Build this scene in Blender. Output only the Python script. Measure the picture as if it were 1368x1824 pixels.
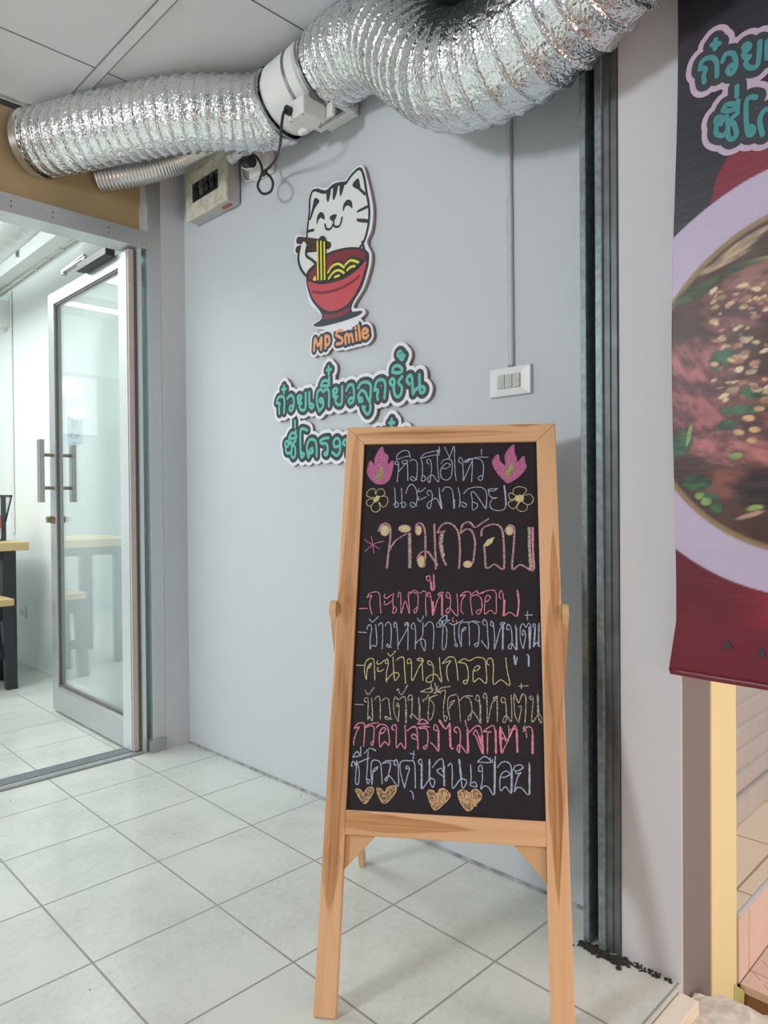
import bpy, bmesh, math, random
import numpy as np
from mathutils import Vector, Matrix, noise
random.seed(7)
PI = math.pi
SC = bpy.context.scene
COL = SC.collection
for o in list(bpy.data.objects): bpy.data.objects.remove(o)

# ------------------------------------------------------------------ camera
H = 0.962
F_PX = 1258.04
PITCH, ROLL, YAW = -0.0106011, -0.0082036, 0.7778072
def _axes():
    cy, sy = math.cos(YAW), math.sin(YAW)
    fw = Vector((sy, cy, 0)); rt = Vector((cy, -sy, 0)); up = Vector((0, 0, 1))
    f2 = fw*math.cos(PITCH) + up*math.sin(PITCH); u2 = up*math.cos(PITCH) - fw*math.sin(PITCH)
    return f2, rt*math.cos(ROLL) + u2*math.sin(ROLL), u2*math.cos(ROLL) - rt*math.sin(ROLL)
FW, RT, UP = _axes()
CP = Vector((0, 0, H))
cam = bpy.data.cameras.new('camera'); camo = bpy.data.objects.new('camera', cam); COL.objects.link(camo)
camo.matrix_world = Matrix(((RT.x, UP.x, -FW.x, CP.x), (RT.y, UP.y, -FW.y, CP.y), (RT.z, UP.z, -FW.z, CP.z), (0, 0, 0, 1)))
cam.sensor_fit = 'VERTICAL'; cam.sensor_height = 36; cam.lens = 36*F_PX/1824; cam.clip_start = 0.02
SC.camera = camo
# ------------------------------------------------------------------ light
SC.view_settings.view_transform = 'Standard'; SC.view_settings.look = 'None'
SC.view_settings.gamma = 1; SC.view_settings.use_curve_mapping = False
SC.view_settings.exposure = -0.2
W = bpy.data.worlds.new('sky'); SC.world = W; W.use_nodes = True
bg = W.node_tree.nodes['Background']
bg.inputs[0].default_value = (0.93, 0.96, 1.0, 1); bg.inputs[1].default_value = 0.45
def area(name, loc, target, sx, sy, power, color):
    l = bpy.data.lights.new(name, 'AREA'); l.shape = 'RECTANGLE'; l.size = sx; l.size_y = sy
    l.energy = power; l.color = color
    o = bpy.data.objects.new(name, l); COL.objects.link(o); o.location = loc
    o.rotation_euler = (Vector(target)-Vector(loc)).to_track_quat('-Z', 'Y').to_euler()
    return o
area('daylight_open_side', (-2.3, 1.75, 2.0), (1.4, 1.2, 0.9), 0.5, 0.45, 54, (0.94, 0.98, 1.0))
area('street_light', (2.4, -1.5, 2.2), (2.0, 0.7, 0.1), 1.2, 1.0, 36, (1.0, 0.80, 0.68))
area('street_ground_bounce', (1.0, -1.7, 0.5), (1.25, 0.8, 0.2), 1.4, 0.9, 30, (1.0, 0.68, 0.46))
area('room_lamp_light', (0.0, 4.1, 2.60), (0.0, 4.1, 0), 1.6, 2.0, 74, (0.93, 1.0, 0.985))

# ------------------------------------------------------------------ projection helpers (photo pixels -> places)
def ray(x, y): return FW + RT*((x-684)/F_PX) - UP*((y-912)/F_PX)
def hit(x, y, ax, v):
    d = ray(x, y); return CP + d*((v-CP[ax])/d[ax])
def at(x, y, dep): return CP + ray(x, y)*dep
def hitp(x, y, P, n):
    d = ray(x, y); return CP + d*(n.dot(P-CP)/n.dot(d))

# ------------------------------------------------------------------ materials
class NT:
    def __init__(s, name):
        s.m = bpy.data.materials.new(name); s.m.use_nodes = True; s.t = s.m.node_tree; s.N = s.t.nodes; s.L = s.t.links
        s.b = s.N['Principled BSDF']
    def n(s, typ, **kw):
        nd = s.N.new(typ)
        for k, v in kw.items():
            if k.startswith('i_'):
                key = k[2:]; key = int(key) if key.isdigit() else key.replace('_', ' ')
                nd.inputs[key].default_value = v
            else: setattr(nd, k, v)
        return nd
    def l(s, a, b): s.L.new(a, b)
    def coord(s, which='Object', scale=None, loc=None):
        c = s.n('ShaderNodeTexCoord').outputs[which]
        if scale or loc:
            mp = s.n('ShaderNodeMapping'); s.l(c, mp.inputs[0])
            if scale: mp.inputs['Scale'].default_value = scale
            if loc: mp.inputs['Location'].default_value = loc
            c = mp.outputs[0]
        return c
    def ramp(s, fac, stops):
        r = s.n('ShaderNodeValToRGB'); e = r.color_ramp.elements
        while len(e) < len(stops): e.new(0.5)
        for el, (p, c) in zip(e, stops):
            el.position = p; el.color = (*c, 1) if len(c) == 3 else c
        s.l(fac, r.inputs[0]); return r.outputs[0]
    def mix(s, fac, a, b, blend='MIX'):
        m = s.n('ShaderNodeMix', data_type='RGBA', blend_type=blend)
        for inp, v in ((m.inputs[0], fac), (m.inputs[6], a), (m.inputs[7], b)):
            if hasattr(v, 'is_linked'): s.l(v, inp)
            elif isinstance(v, (int, float)): inp.default_value = v
            else: inp.default_value = (*v, 1) if len(v) == 3 else v
        return m.outputs[2]
    def math(s, op, a, b=None, clamp=False):
        m = s.n('ShaderNodeMath', operation=op); m.use_clamp = clamp
        for inp, v in zip(m.inputs, (a, b)):
            if v is None: continue
            if hasattr(v, 'is_linked'): s.l(v, inp)
            else: inp.default_value = v
        return m.outputs[0]
    def noise(s, vec, scale, detail=4, rough=0.55, dist=0.0):
        n = s.n('ShaderNodeTexNoise'); s.l(vec, n.inputs['Vector'])
        n.inputs['Scale'].default_value = scale; n.inputs['Detail'].default_value = detail
        n.inputs['Roughness'].default_value = rough; n.inputs['Distortion'].default_value = dist
        return n.outputs[0]
    def bump(s, h, strength, dist=0.002):
        b = s.n('ShaderNodeBump'); b.inputs['Strength'].default_value = strength; b.inputs['Distance'].default_value = dist
        s.l(h, b.inputs['Height']); s.l(b.outputs[0], s.b.inputs['Normal'])
    def base(s, c):
        if hasattr(c, 'is_linked'): s.l(c, s.b.inputs['Base Color'])
        else: s.b.inputs['Base Color'].default_value = (*c, 1)
    def set(s, rough=None, metal=None, spec=None, trans=None, coat=None):
        if rough is not None: s.b.inputs['Roughness'].default_value = rough
        if metal is not None: s.b.inputs['Metallic'].default_value = metal
        if spec is not None: s.b.inputs['Specular IOR Level'].default_value = spec
        if trans is not None: s.b.inputs['Transmission Weight'].default_value = trans
        if coat is not None: s.b.inputs['Coat Weight'].default_value = coat

def simple(name, col, rough=0.5, metal=0.0, var=0.06, nscale=30, bump=0.0, spec=0.5):
    k = NT(name); c = k.coord()
    nz = k.noise(c, nscale)
    lo = tuple(max(0, v*(1-var)) for v in col); hi = tuple(min(1, v*(1+var)) for v in col)
    k.base(k.ramp(nz, [(0.3, lo), (0.7, hi)])); k.set(rough, metal, spec)
    if bump: k.bump(nz, bump, 0.001)
    return k.m

def plaster(name, col, bumpy=0.35, dirt=None):
    k = NT(name); c = k.coord()
    big = k.noise(c, 1.6, 3); fine = k.noise(c, 55, 6, 0.6)
    colr = k.mix(k.math('MULTIPLY', big, 0.16), col, tuple(v*0.86 for v in col))
    scuff = k.noise(k.coord(scale=(22, 22, 9)), 1.0, 8, 0.7)
    m = k.ramp(scuff, [(0.70, (0, 0, 0)), (0.78, (1, 1, 1))])
    colr = k.mix(k.math('MULTIPLY', m, 0.22), colr, (0.36, 0.34, 0.36))
    k.base(colr); k.set(0.62)
    v = k.n('ShaderNodeTexVoronoi', i_Scale=14.0); k.l(c, v.inputs['Vector'])
    h = k.math('ADD', k.math('MULTIPLY', fine, 0.5), k.math('MULTIPLY', k.noise(c, 14, 5, 0.65), 1.2))
    k.bump(h, bumpy, 0.003)
    return k.m

def tile_mat(name, col, grout, size, off, mortar=0.0035, rough=0.14, dirt=0.45):
    k = NT(name); c = k.coord(loc=(-off[0], -off[1], 0))
    b = k.n('ShaderNodeTexBrick', offset=0.0, squash=1.0)
    k.l(c, b.inputs['Vector'])
    b.inputs['Scale'].default_value = 1.0; b.inputs['Mortar Size'].default_value = mortar
    b.inputs['Mortar Smooth'].default_value = 0.3; b.inputs['Bias'].default_value = 0.0
    b.inputs['Brick Width'].default_value = size; b.inputs['Row Height'].default_value = size
    b.inputs['Color1'].default_value = (*col, 1); b.inputs['Color2'].default_value = (*[v*0.965 for v in col], 1)
    b.inputs['Mortar'].default_value = (*grout, 1)
    o = k.coord()
    d1 = k.noise(o, 3.2, 6, 0.65)
    d2 = k.noise(k.coord(scale=(1, 1, 1)), 70, 5, 0.7, 0.6)
    smear = k.ramp(k.math('MULTIPLY', d1, k.math('ADD', d2, 0.45)), [(0.40, (0, 0, 0)), (0.66, (1, 1, 1))])
    cc = k.mix(k.math('MULTIPLY', smear, dirt), b.outputs[0], tuple(v*0.62 for v in col))
    v = k.n('ShaderNodeTexVoronoi', i_Scale=9.0); k.l(o, v.inputs['Vector'])
    sp = k.ramp(v.outputs[0], [(0.030, (1, 1, 1)), (0.042, (0, 0, 0))])
    keep = k.ramp(k.noise(o, 5.0, 2), [(0.52, (0, 0, 0)), (0.54, (1, 1, 1))])
    cc = k.mix(k.math('MULTIPLY', k.math('MULTIPLY', sp, keep), 0.75), cc, (0.13, 0.11, 0.10))
    k.base(cc)
    r = k.math('ADD', k.math('MULTIPLY', b.outputs[1], 0.5), k.math('ADD', k.math('MULTIPLY', d2, 0.18), rough-0.05))
    k.l(r, k.b.inputs['Roughness'])
    inv = k.math('SUBTRACT', 1.0, b.outputs[1])
    k.bump(k.math('ADD', inv, k.math('MULTIPLY', d2, 0.02)), 0.5, 0.0015)
    return k.m

def wood(name, axis, patches=(), light=(0.78, 0.48, 0.27), mid=(0.68, 0.385, 0.19), dark=(0.33, 0.14, 0.045), seed=0.0, bias=0.0):
    """grain along local axis 0/1; patches = (x, y, rx, ry) darker heartwood in local metres"""
    k = NT(name)
    sc = [26, 26, 26]; sc[axis] = 1.6
    c = k.coord(scale=tuple(sc), loc=(seed, seed*1.7, seed*0.3))
    warp = k.noise(k.coord(scale=tuple(v*0.25 for v in sc), loc=(seed, 0, 0)), 1.0, 3)
    g = k.noise(c, 1.0, 5, 0.6, 1.2)
    fine = k.noise(k.coord(scale=tuple((260 if i != axis else 6) for i in range(3))), 1.0, 3)
    col = k.ramp(k.math('ADD', k.math('MULTIPLY', g, 0.6), k.math('MULTIPLY', warp, 0.4)), [(0.36, light), (0.50, light), (0.64, mid)])
    col = k.mix(k.math('MULTIPLY', fine, 0.22), col, tuple(v*0.72 for v in mid))
    ob = k.n('ShaderNodeTexCoord').outputs['Object']
    for (px, py, rx, ry, st) in patches:
        mp = k.n('ShaderNodeMapping'); k.l(ob, mp.inputs[0])
        mp.inputs['Location'].default_value = (-px/rx/1.3, -py/ry/1.3, 0); mp.inputs['Scale'].default_value = (1/rx/1.3, 1/ry/1.3, 0.0)
        ln = k.n('ShaderNodeVectorMath', operation='LENGTH'); k.l(mp.outputs[0], ln.inputs[0])
        ab = k.n('ShaderNodeVectorMath', operation='ABSOLUTE'); k.l(mp.outputs[0], ab.inputs[0])
        dt = k.n('ShaderNodeVectorMath', operation='DOT_PRODUCT'); k.l(ab.outputs[0], dt.inputs[0]); dt.inputs[1].default_value = (1, 1, 0)
        dd = k.math('ADD', k.math('MULTIPLY', ln.outputs['Value'], 0.25), k.math('MULTIPLY', dt.outputs['Value'], 0.68))
        d = k.math('ADD', dd, k.math('ADD', k.math('MULTIPLY', k.math('SUBTRACT', g, 0.5), 0.8), k.math('MULTIPLY', k.math('SUBTRACT', warp, 0.5), 1.3)))
        mk = k.ramp(k.math('MULTIPLY', d, 0.5), [(0.42, (1, 1, 1)), (0.50, (0, 0, 0))])
        streak = k.ramp(fine, [(0.30, (0.70, 0.70, 0.70)), (0.6, (1, 1, 1))])
        vein = k.noise(k.coord(scale=tuple((90 if i != axis else 2.2) for i in range(3)), loc=(seed*3, seed, 0)), 1.0, 4, 0.6, 0.8)
        dk = k.mix(k.ramp(vein, [(0.36, (0, 0, 0)), (0.60, (1, 1, 1))]), dark, (0.55, 0.275, 0.11))
        col = k.mix(k.math('MULTIPLY', k.math('MULTIPLY', mk, streak), min(1.0, st*1.7)), col, dk)
    k.base(col); k.set(0.48)
    k.bump(fine, 0.12, 0.0006)
    return k.m

def foil(name, sc=70, rough=0.16, strength=0.42):
    k = NT(name); c = k.coord()
    n1 = k.noise(c, sc*0.5, 3, 0.6, 0.4)
    v = k.n('ShaderNodeTexVoronoi', i_Scale=float(sc)); v.feature = 'F1'
    wc = k.n('ShaderNodeMix', data_type='VECTOR'); wc.inputs[0].default_value = 0.04
    nn = k.n('ShaderNodeTexNoise', i_Scale=float(sc*0.7)); k.l(c, nn.inputs['Vector'])
    k.l(c, wc.inputs[4]); k.l(nn.outputs['Color'], wc.inputs[5])
    k.l(wc.outputs[1], v.inputs['Vector'])
    h = k.math('ADD', v.outputs['Distance'], k.math('MULTIPLY', n1, 0.8))
    k.base((0.86, 0.87, 0.88)); k.set(rough, 1.0)
    k.bump(h, strength, 0.006)
    return k.m

def chalk(name, col, cover=0.42):
    k = NT(name); c = k.coord()
    n = k.noise(c, 900, 2, 0.7); n2 = k.noise(c, 220, 3, 0.6)
    f = k.ramp(k.math('ADD', k.math('MULTIPLY', n, 0.6), k.math('MULTIPLY', n2, 0.4)), [(cover-0.06, (0, 0, 0)), (cover+0.08, (1, 1, 1))])
    k.base(k.mix(f, (0.035, 0.03, 0.036), col)); k.set(0.9, spec=0.1)
    return k.m

def glass(name, tint=(0.90, 0.97, 0.95), refl=1.5, alpha_tint=0.0):
    k = NT(name)
    out = k.N['Material Output']; k.N.remove(k.b)
    tr = k.n('ShaderNodeBsdfTransparent'); tr.inputs[0].default_value = (*tint, 1)
    gl = k.n('ShaderNodeBsdfGlossy'); gl.inputs['Roughness'].default_value = 0.0
    gl.inputs[0].default_value = (1, 1, 1, 1)
    fr = k.n('ShaderNodeFresnel')
    ge = k.n('ShaderNodeNewGeometry')
    k.l(k.math('ADD', 1.5, k.math('MULTIPLY', ge.outputs['Backfacing'], 1/1.5-1.5)), fr.inputs['IOR'])
    mx = k.n('ShaderNodeMixShader'); k.l(k.math('MULTIPLY', fr.outputs[0], refl, True), mx.inputs[0]); k.l(tr.outputs[0], mx.inputs[1]); k.l(gl.outputs[0], mx.inputs[2])
    k.l(mx.outputs[0], out.inputs[0])
    return k.m

def emit(name, col, st):
    k = NT(name); k.base((0.9, 0.9, 0.9)); k.b.inputs['Emission Color'].default_value = (*col, 1); k.b.inputs['Emission Strength'].default_value = st
    nz = k.noise(k.coord(), 3.0); k.l(k.ramp(nz, [(0.0, tuple(v*0.97 for v in col)), (1.0, col)]), k.b.inputs['Emission Color'])
    return k.m

def yellowed(name):
    k = NT(name); c = k.coord()
    n = k.noise(c, 22, 6, 0.7, 0.5); n2 = k.noise(c, 9, 3)
    col = k.ramp(n, [(0.38, (0.50, 0.46, 0.33)), (0.52, (0.66, 0.64, 0.52)), (0.8, (0.70, 0.68, 0.58))])
    col = k.mix(k.ramp(n2, [(0.60, (0, 0, 0)), (0.74, (0.6, 0.6, 0.6))]), col, (0.30, 0.24, 0.10))
    k.base(col); k.set(0.5); return k.m

M = {}
M['wall'] = plaster('grey_lilac_wall_paint', (0.59, 0.615, 0.642))
M['pillar'] = plaster('pale_pillar_paint', (0.66, 0.64, 0.66), 0.3)
M['white_wall'] = plaster('white_room_paint', (0.82, 0.86, 0.86), 0.15)
M['grey_wall'] = plaster('grey_room_paint', (0.60, 0.63, 0.64), 0.15)
M['pillar_grey'] = plaster('dark_grey_pillar_paint', (0.225, 0.205, 0.215), 0.7)
M['pillar_yellow'] = plaster('pale_yellow_paint', (0.86, 0.78, 0.46), 0.3)
M['tile'] = tile_mat('white_floor_tile', (0.68, 0.70, 0.655), (0.31, 0.30, 0.265), 0.29995, (0.59539, 2.39135), mortar=0.0028)
M['cream_tile'] = tile_mat('cream_step_tile', (0.86, 0.78, 0.66), (0.42, 0.33, 0.25), 0.30, (1.80, 0.62), dirt=0.1)
M['pink_tile'] = tile_mat('pink_riser_tile', (0.78, 0.62, 0.56), (0.55, 0.42, 0.36), 0.30, (1.76, 0.2), dirt=0.1)
M['ceiling'] = plaster('white_ceiling_board', (0.70, 0.715, 0.725), 0.08)
M['ceil_strip'] = simple('ceiling_joint_strip', (0.70, 0.715, 0.725), 0.5)
M['seam'] = simple('ceiling_seam', (0.20, 0.20, 0.20), 0.8)
M['dark_gap'] = simple('dark_gap', (0.05, 0.05, 0.05), 0.8)
M['alu'] = simple('brushed_aluminium', (0.60, 0.62, 0.64), 0.38, 0.75, 0.05, 60)
M['alu_light'] = simple('pale_aluminium', (0.74, 0.77, 0.78), 0.4, 0.55, 0.04, 60)
M['alu_dull'] = simple('dull_aluminium', (0.40, 0.42, 0.44), 0.42, 0.6, 0.08, 60)
M['rubber'] = simple('black_rubber', (0.02, 0.02, 0.022), 0.5)
M['gasket'] = simple('dark_gasket', (0.13, 0.115, 0.10), 0.6)
M['tan'] = simple('tan_panel_paper', (0.40, 0.29, 0.155), 0.42, 0.0, 0.07, 5)
M['glass'] = glass('clear_door_glass', (0.925, 0.955, 0.95), 1.6)
M['side_glass'] = glass('green_sidelight_glass', (0.72, 0.86, 0.83), 1.2)
M['foil'] = foil('crinkled_foil')
M['alu_flex'] = simple('bare_flexible_aluminium', (0.70, 0.68, 0.67), 0.28, 0.95, 0.05)
M['fan_white'] = simple('white_fan_plastic', (0.80, 0.80, 0.78), 0.35, 0, 0.02)
M['clamp'] = simple('steel_clamp', (0.30, 0.31, 0.32), 0.3, 0.9)
M['white_plastic'] = simple('white_plastic', (0.80, 0.80, 0.78), 0.35, 0, 0.03)
M['grey_rocker'] = simple('film_covered_rocker', (0.50, 0.51, 0.48), 0.3, 0, 0.16, 160)
M['cable_paint'] = simple('painted_cable', (0.58, 0.57, 0.62), 0.6, 0, 0.05, 60, 0.2)
M['black'] = simple('black_plastic', (0.018, 0.018, 0.02), 0.38)
M['yellowed'] = yellowed('yellowed_box_plastic')
M['box_side'] = plaster('painted_box_side', (0.50, 0.47, 0.47), 0.5)
M['red_mark'] = simple('red_rust_mark', (0.42, 0.10, 0.06), 0.7)
M['guide'] = simple('grey_green_steel', (0.115, 0.13, 0.135), 0.32, 0.25, 0.25, 24, 0.15)
M['guide_edge'] = simple('highlit_worn_teal_steel', (0.21, 0.26, 0.27), 0.25, 0.4, 0.25, 60, 0.2)  # teal steel lightened to put the flange highlights into the colour
M['housing'] = simple('dark_green_housing', (0.045, 0.06, 0.058), 0.5, 0.2)
M['dirt'] = simple('black_dirt', (0.035, 0.028, 0.022), 0.9, 0, 0.5, 80, 0.4)
M['shutter'] = simple('grey_shutter_steel', (0.60, 0.58, 0.57), 0.4, 0.3, 0.05, 12)
M['brown'] = simple('brown_tile_edge', (0.30, 0.15, 0.08), 0.5, 0, 0.2, 40)
M['marble'] = simple('broken_white_cement', (0.74, 0.69, 0.62), 0.8, 0, 0.18, 40, 0.6)
M['peel'] = simple('peeling_green_paint', (0.50, 0.55, 0.22), 0.6)
M['ground'] = simple('pavement', (0.34, 0.32, 0.30), 0.85, 0, 0.15, 20, 0.3)
M['board'] = simple('blackboard_slate', (0.022, 0.018, 0.023), 0.55, 0, 0.12, 60, spec=0.25)
M['foam'] = simple('white_foam_board', (0.80, 0.79, 0.84), 0.5, 0, 0.01)
M['foam_edge'] = simple('foam_board', (0.42, 0.33, 0.30), 0.7)
M['ink'] = simple('black_print', (0.030, 0.036, 0.046), 0.45, 0, 0.02)
M['teal'] = simple('teal_print', (0.115, 0.50, 0.42), 0.45, 0, 0.03)
M['orange'] = simple('orange_print', (0.80, 0.34, 0.15), 0.45, 0, 0.03)
M['red'] = simple('red_print', (0.56, 0.075, 0.095), 0.45, 0, 0.03)
M['dkred'] = simple('dark_red_print', (0.22, 0.028, 0.045), 0.45, 0, 0.03)
M['yellow'] = simple('yellow_print', (0.80, 0.74, 0.06), 0.45, 0, 0.03)
M['chop'] = simple('brown_print', (0.10, 0.035, 0.025), 0.45)
M['face'] = simple('cream_white_print', (0.76, 0.77, 0.75), 0.5, 0, 0.01)
M['cb'] = chalk('blue_chalk', (0.42, 0.50, 0.66), 0.40)
M['cp'] = chalk('pink_chalk', (0.74, 0.28, 0.40), 0.40)
M['cy'] = chalk('yellow_chalk', (0.64, 0.60, 0.32), 0.40)
M['cc'] = chalk('cream_chalk', (0.56, 0.54, 0.40), 0.46)
M['ct'] = chalk('tan_chalk', (0.74, 0.50, 0.28), 0.44)
M['cm'] = chalk('mauve_chalk', (0.55, 0.18, 0.36), 0.42)
M['cg'] = chalk('olive_chalk', (0.42, 0.40, 0.17), 0.44)
M['steel'] = simple('satin_steel', (0.48, 0.46, 0.47), 0.35, 0.85, 0.04, 50)
M['brass'] = simple('dull_brass', (0.34, 0.25, 0.16), 0.35, 0.9, 0.1)
M['lamp'] = emit('lit_tube', (0.93, 1.0, 0.99), 14.0)
M['lit_menu'] = emit('lit_menu_dark', (0.05, 0.055, 0.06), 0.2)
M['lit_white'] = emit('lit_menu_white', (0.9, 0.95, 0.9), 0.7)
M['lit_orange'] = emit('lit_menu_orange', (0.9, 0.42, 0.16), 1.1)
M['lit_green'] = emit('lit_menu_green', (0.45, 0.75, 0.18), 1.1)
M['lit_pink'] = emit('lit_menu_pink', (0.95, 0.35, 0.45), 1.1)
M['paper'] = simple('pale_blue_paper', (0.66, 0.74, 0.82), 0.7, 0, 0.02)
M['card_white'] = simple('white_card', (0.80, 0.84, 0.88), 0.4, 0, 0.02)
M['card_red'] = simple('red_card_print', (0.70, 0.20, 0.18), 0.4)
M['table_wood'] = wood('pale_table_wood', 0, light=(0.66, 0.48, 0.24), mid=(0.50, 0.33, 0.14), dark=(0.25, 0.12, 0.05))
M['dark_paint'] = simple('black_painted_wood', (0.022, 0.024, 0.028), 0.45)
M['conduit'] = simple('white_conduit', (0.78, 0.80, 0.79), 0.45)

# ------------------------------------------------------------------ object helpers
def thing(name, label, cat, loc, group=None, kind=None):
    o = bpy.data.objects.new(name, None); COL.objects.link(o); o.location = loc; o.empty_display_size = 0.05
    if label: o['label'] = label
    if cat: o['category'] = cat
    if group: o['group'] = group
    if kind: o['kind'] = kind
    return o
def link(name, bm, mat, parent=None, label=None, smooth=False, M4=None, center=False):
    """bm is in world space (or in frame M4 when given)"""
    bmesh.ops.remove_doubles(bm, verts=bm.verts, dist=1e-6) if False else None
    me = bpy.data.meshes.new(name)
    mats = mat if isinstance(mat, (list, tuple)) else [mat]
    for m_ in mats: me.materials.append(m_)
    off = None
    if M4 is None and parent is not None:
        w = parent.matrix_world_loc if hasattr(parent, 'matrix_world_loc') else wloc(parent)
        bm.transform(Matrix.Translation(-w))
    elif M4 is None and center:
        lo = Vector([min(v.co[i] for v in bm.verts) for i in range(3)]); hi = Vector([max(v.co[i] for v in bm.verts) for i in range(3)])
        off = Vector(((lo.x+hi.x)/2, (lo.y+hi.y)/2, lo.z)); bm.transform(Matrix.Translation(-off))
    bm.to_mesh(me); bm.free()
    if smooth:
        me.polygons.foreach_set('use_smooth', [True]*len(me.polygons))
    o = bpy.data.objects.new(name, me); COL.objects.link(o)
    if parent is not None: o.parent = parent
    if off is not None: o.location = off
    if M4 is not None:
        mm = M4.copy()
        if parent is not None: mm.translation = mm.translation - wloc(parent)
        o.matrix_local = mm
    if label: o['label'] = label
    return o
def wloc(o):
    v = Vector(o.location)
    while o.parent is not None:
        o = o.parent; v = v + Vector(o.location)
    return v
def tag(o, label, cat, group=None):
    o['label'] = label; o['category'] = cat
    if group: o['group'] = group
    return o
def struct(o, kind='structure'): o['kind'] = kind; return o

def box(bm, lo, hi, bev=0.0, mi=0):
    lo = Vector(lo); hi = Vector(hi)
    b2 = bmesh.new(); bmesh.ops.create_cube(b2, size=1)
    for v in b2.verts: v.co = Vector(((v.co.x+.5)*(hi.x-lo.x)+lo.x, (v.co.y+.5)*(hi.y-lo.y)+lo.y, (v.co.z+.5)*(hi.z-lo.z)+lo.z))
    if bev: bmesh.ops.bevel(b2, geom=list(b2.edges), offset=bev, segments=2, profile=0.5, affect='EDGES')
    for f in b2.faces: f.material_index = mi
    join(bm, b2)
def join(bm, b2):
    me = bpy.data.meshes.new('tmp'); b2.to_mesh(me); b2.free(); bm.from_mesh(me); bpy.data.meshes.remove(me)
def obox(bm, O, X, Y, Z, bev=0.0):
    """box spanned by vectors X,Y,Z from corner O"""
    b2 = bmesh.new(); bmesh.ops.create_cube(b2, size=1)
    sx, sy, sz = X.length, Y.length, Z.length
    for v in b2.verts: v.co = Vector(((v.co.x+.5)*sx, (v.co.y+.5)*sy, (v.co.z+.5)*sz))
    if bev: bmesh.ops.bevel(b2, geom=list(b2.edges), offset=bev, segments=2, profile=0.5, affect='EDGES')
    x, y, z = X.normalized(), Y.normalized(), Z.normalized()
    for v in b2.verts: v.co = O + x*v.co.x + y*v.co.y + z*v.co.z
    bmesh.ops.recalc_face_normals(b2, faces=b2.faces)
    join(bm, b2)
def B(*args, **kw):
    bm = bmesh.new(); box(bm, *args, **kw); return bm
def prism(bm, pts, nrm, depth):
    """polygon pts (3d, planar) extruded from the face at pts back by -nrm*depth"""
    a = [bm.verts.new(p) for p in pts]; b = [bm.verts.new(Vector(p)-nrm*depth) for p in pts]
    n = len(pts)
    fs = [bm.faces.new(a), bm.faces.new(list(reversed(b)))]
    for i in range(n): fs.append(bm.faces.new((a[i], b[i], b[(i+1) % n], a[(i+1) % n])))
    bmesh.ops.recalc_face_normals(bm, faces=fs)
def catmull(P, step, closed=False):
    P = [Vector(p) for p in P]
    if len(P) < 3 and not closed:
        n = max(1, int((P[1]-P[0]).length/step)); return [P[0].lerp(P[1], i/n) for i in range(n+1)]
    out = []; n = len(P); segs = n if closed else n-1
    for i in range(segs):
        if closed: p0, p1, p2, p3 = P[(i-1) % n], P[i], P[(i+1) % n], P[(i+2) % n]
        else: p0, p1, p2, p3 = P[max(i-1, 0)], P[i], P[i+1], P[min(i+2, n-1)]
        d = (p2-p1).length; k = max(1, int(math.ceil(d/step)))
        for j in range(k):
            t = j/k; t2 = t*t; t3 = t2*t
            out.append(0.5*((2*p1)+(p2-p0)*t+(2*p0-5*p1+4*p2-p3)*t2+(3*p1-p0-3*p2+p3)*t3))
    if not closed: out.append(P[-1])
    return out
def resample(P, step):
    L = [0.0]
    for a, b in zip(P, P[1:]): L.append(L[-1]+(b-a).length)
    n = max(1, int(round(L[-1]/step))); out = []; j = 0
    for i in range(n+1):
        s = L[-1]*i/n
        while j < len(L)-2 and L[j+1] < s: j += 1
        d = L[j+1]-L[j]; out.append(P[j].lerp(P[j+1], (s-L[j])/d if d > 1e-9 else 0))
    return out, L[-1]/n
def sweep(bm, path, rad, nseg=16, step=0.01, caps=True, smoothpath=True, uv=None):
    """tube along path; rad = number or f(s, ang, point)"""
    P = catmull(path, step*0.5) if smoothpath else [Vector(p) for p in path]
    P, ds = resample(P, step)
    T = []
    for i in range(len(P)):
        T.append((P[min(i+1, len(P)-1)]-P[max(i-1, 0)]).normalized())
    up = Vector((0, 0, 1)) if abs(T[0].z) < 0.9 else Vector((1, 0, 0))
    N = (up - T[0]*up.dot(T[0])).normalized()
    rings = []
    for i, p in enumerate(P):
        if i: N = (N - T[i]*N.dot(T[i])).normalized()
        Bn = T[i].cross(N); r = []
        for k in range(nseg):
            a = 2*PI*k/nseg
            R = rad(i*ds, a, p) if callable(rad) else rad
            r.append(bm.verts.new(p+(N*math.cos(a)+Bn*math.sin(a))*R))
        rings.append(r)
    for a, b in zip(rings, rings[1:]):
        for k in range(nseg):
            bm.faces.new((a[k], a[(k+1) % nseg], b[(k+1) % nseg], b[k]))
    if caps:
        bm.faces.new(list(reversed(rings[0]))); bm.faces.new(rings[-1])
def T_(path, rad, nseg=12, step=0.01, **kw):
    bm = bmesh.new(); sweep(bm, path, rad, nseg, step, **kw); return bm
def cyl(bm, a, b, r, nseg=24, r2=None):
    a = Vector(a); b = Vector(b); t = (b-a).normalized()
    up = Vector((0, 0, 1)) if abs(t.z) < 0.9 else Vector((1, 0, 0))
    N = (up-t*up.dot(t)).normalized(); Bn = t.cross(N); r2 = r if r2 is None else r2
    A = [bm.verts.new(a+(N*math.cos(2*PI*k/nseg)+Bn*math.sin(2*PI*k/nseg))*r) for k in range(nseg)]
    C = [bm.verts.new(b+(N*math.cos(2*PI*k/nseg)+Bn*math.sin(2*PI*k/nseg))*r2) for k in range(nseg)]
    for k in range(nseg): bm.faces.new((A[k], A[(k+1) % nseg], C[(k+1) % nseg], C[k]))
    bm.faces.new(list(reversed(A))); bm.faces.new(C)

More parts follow.
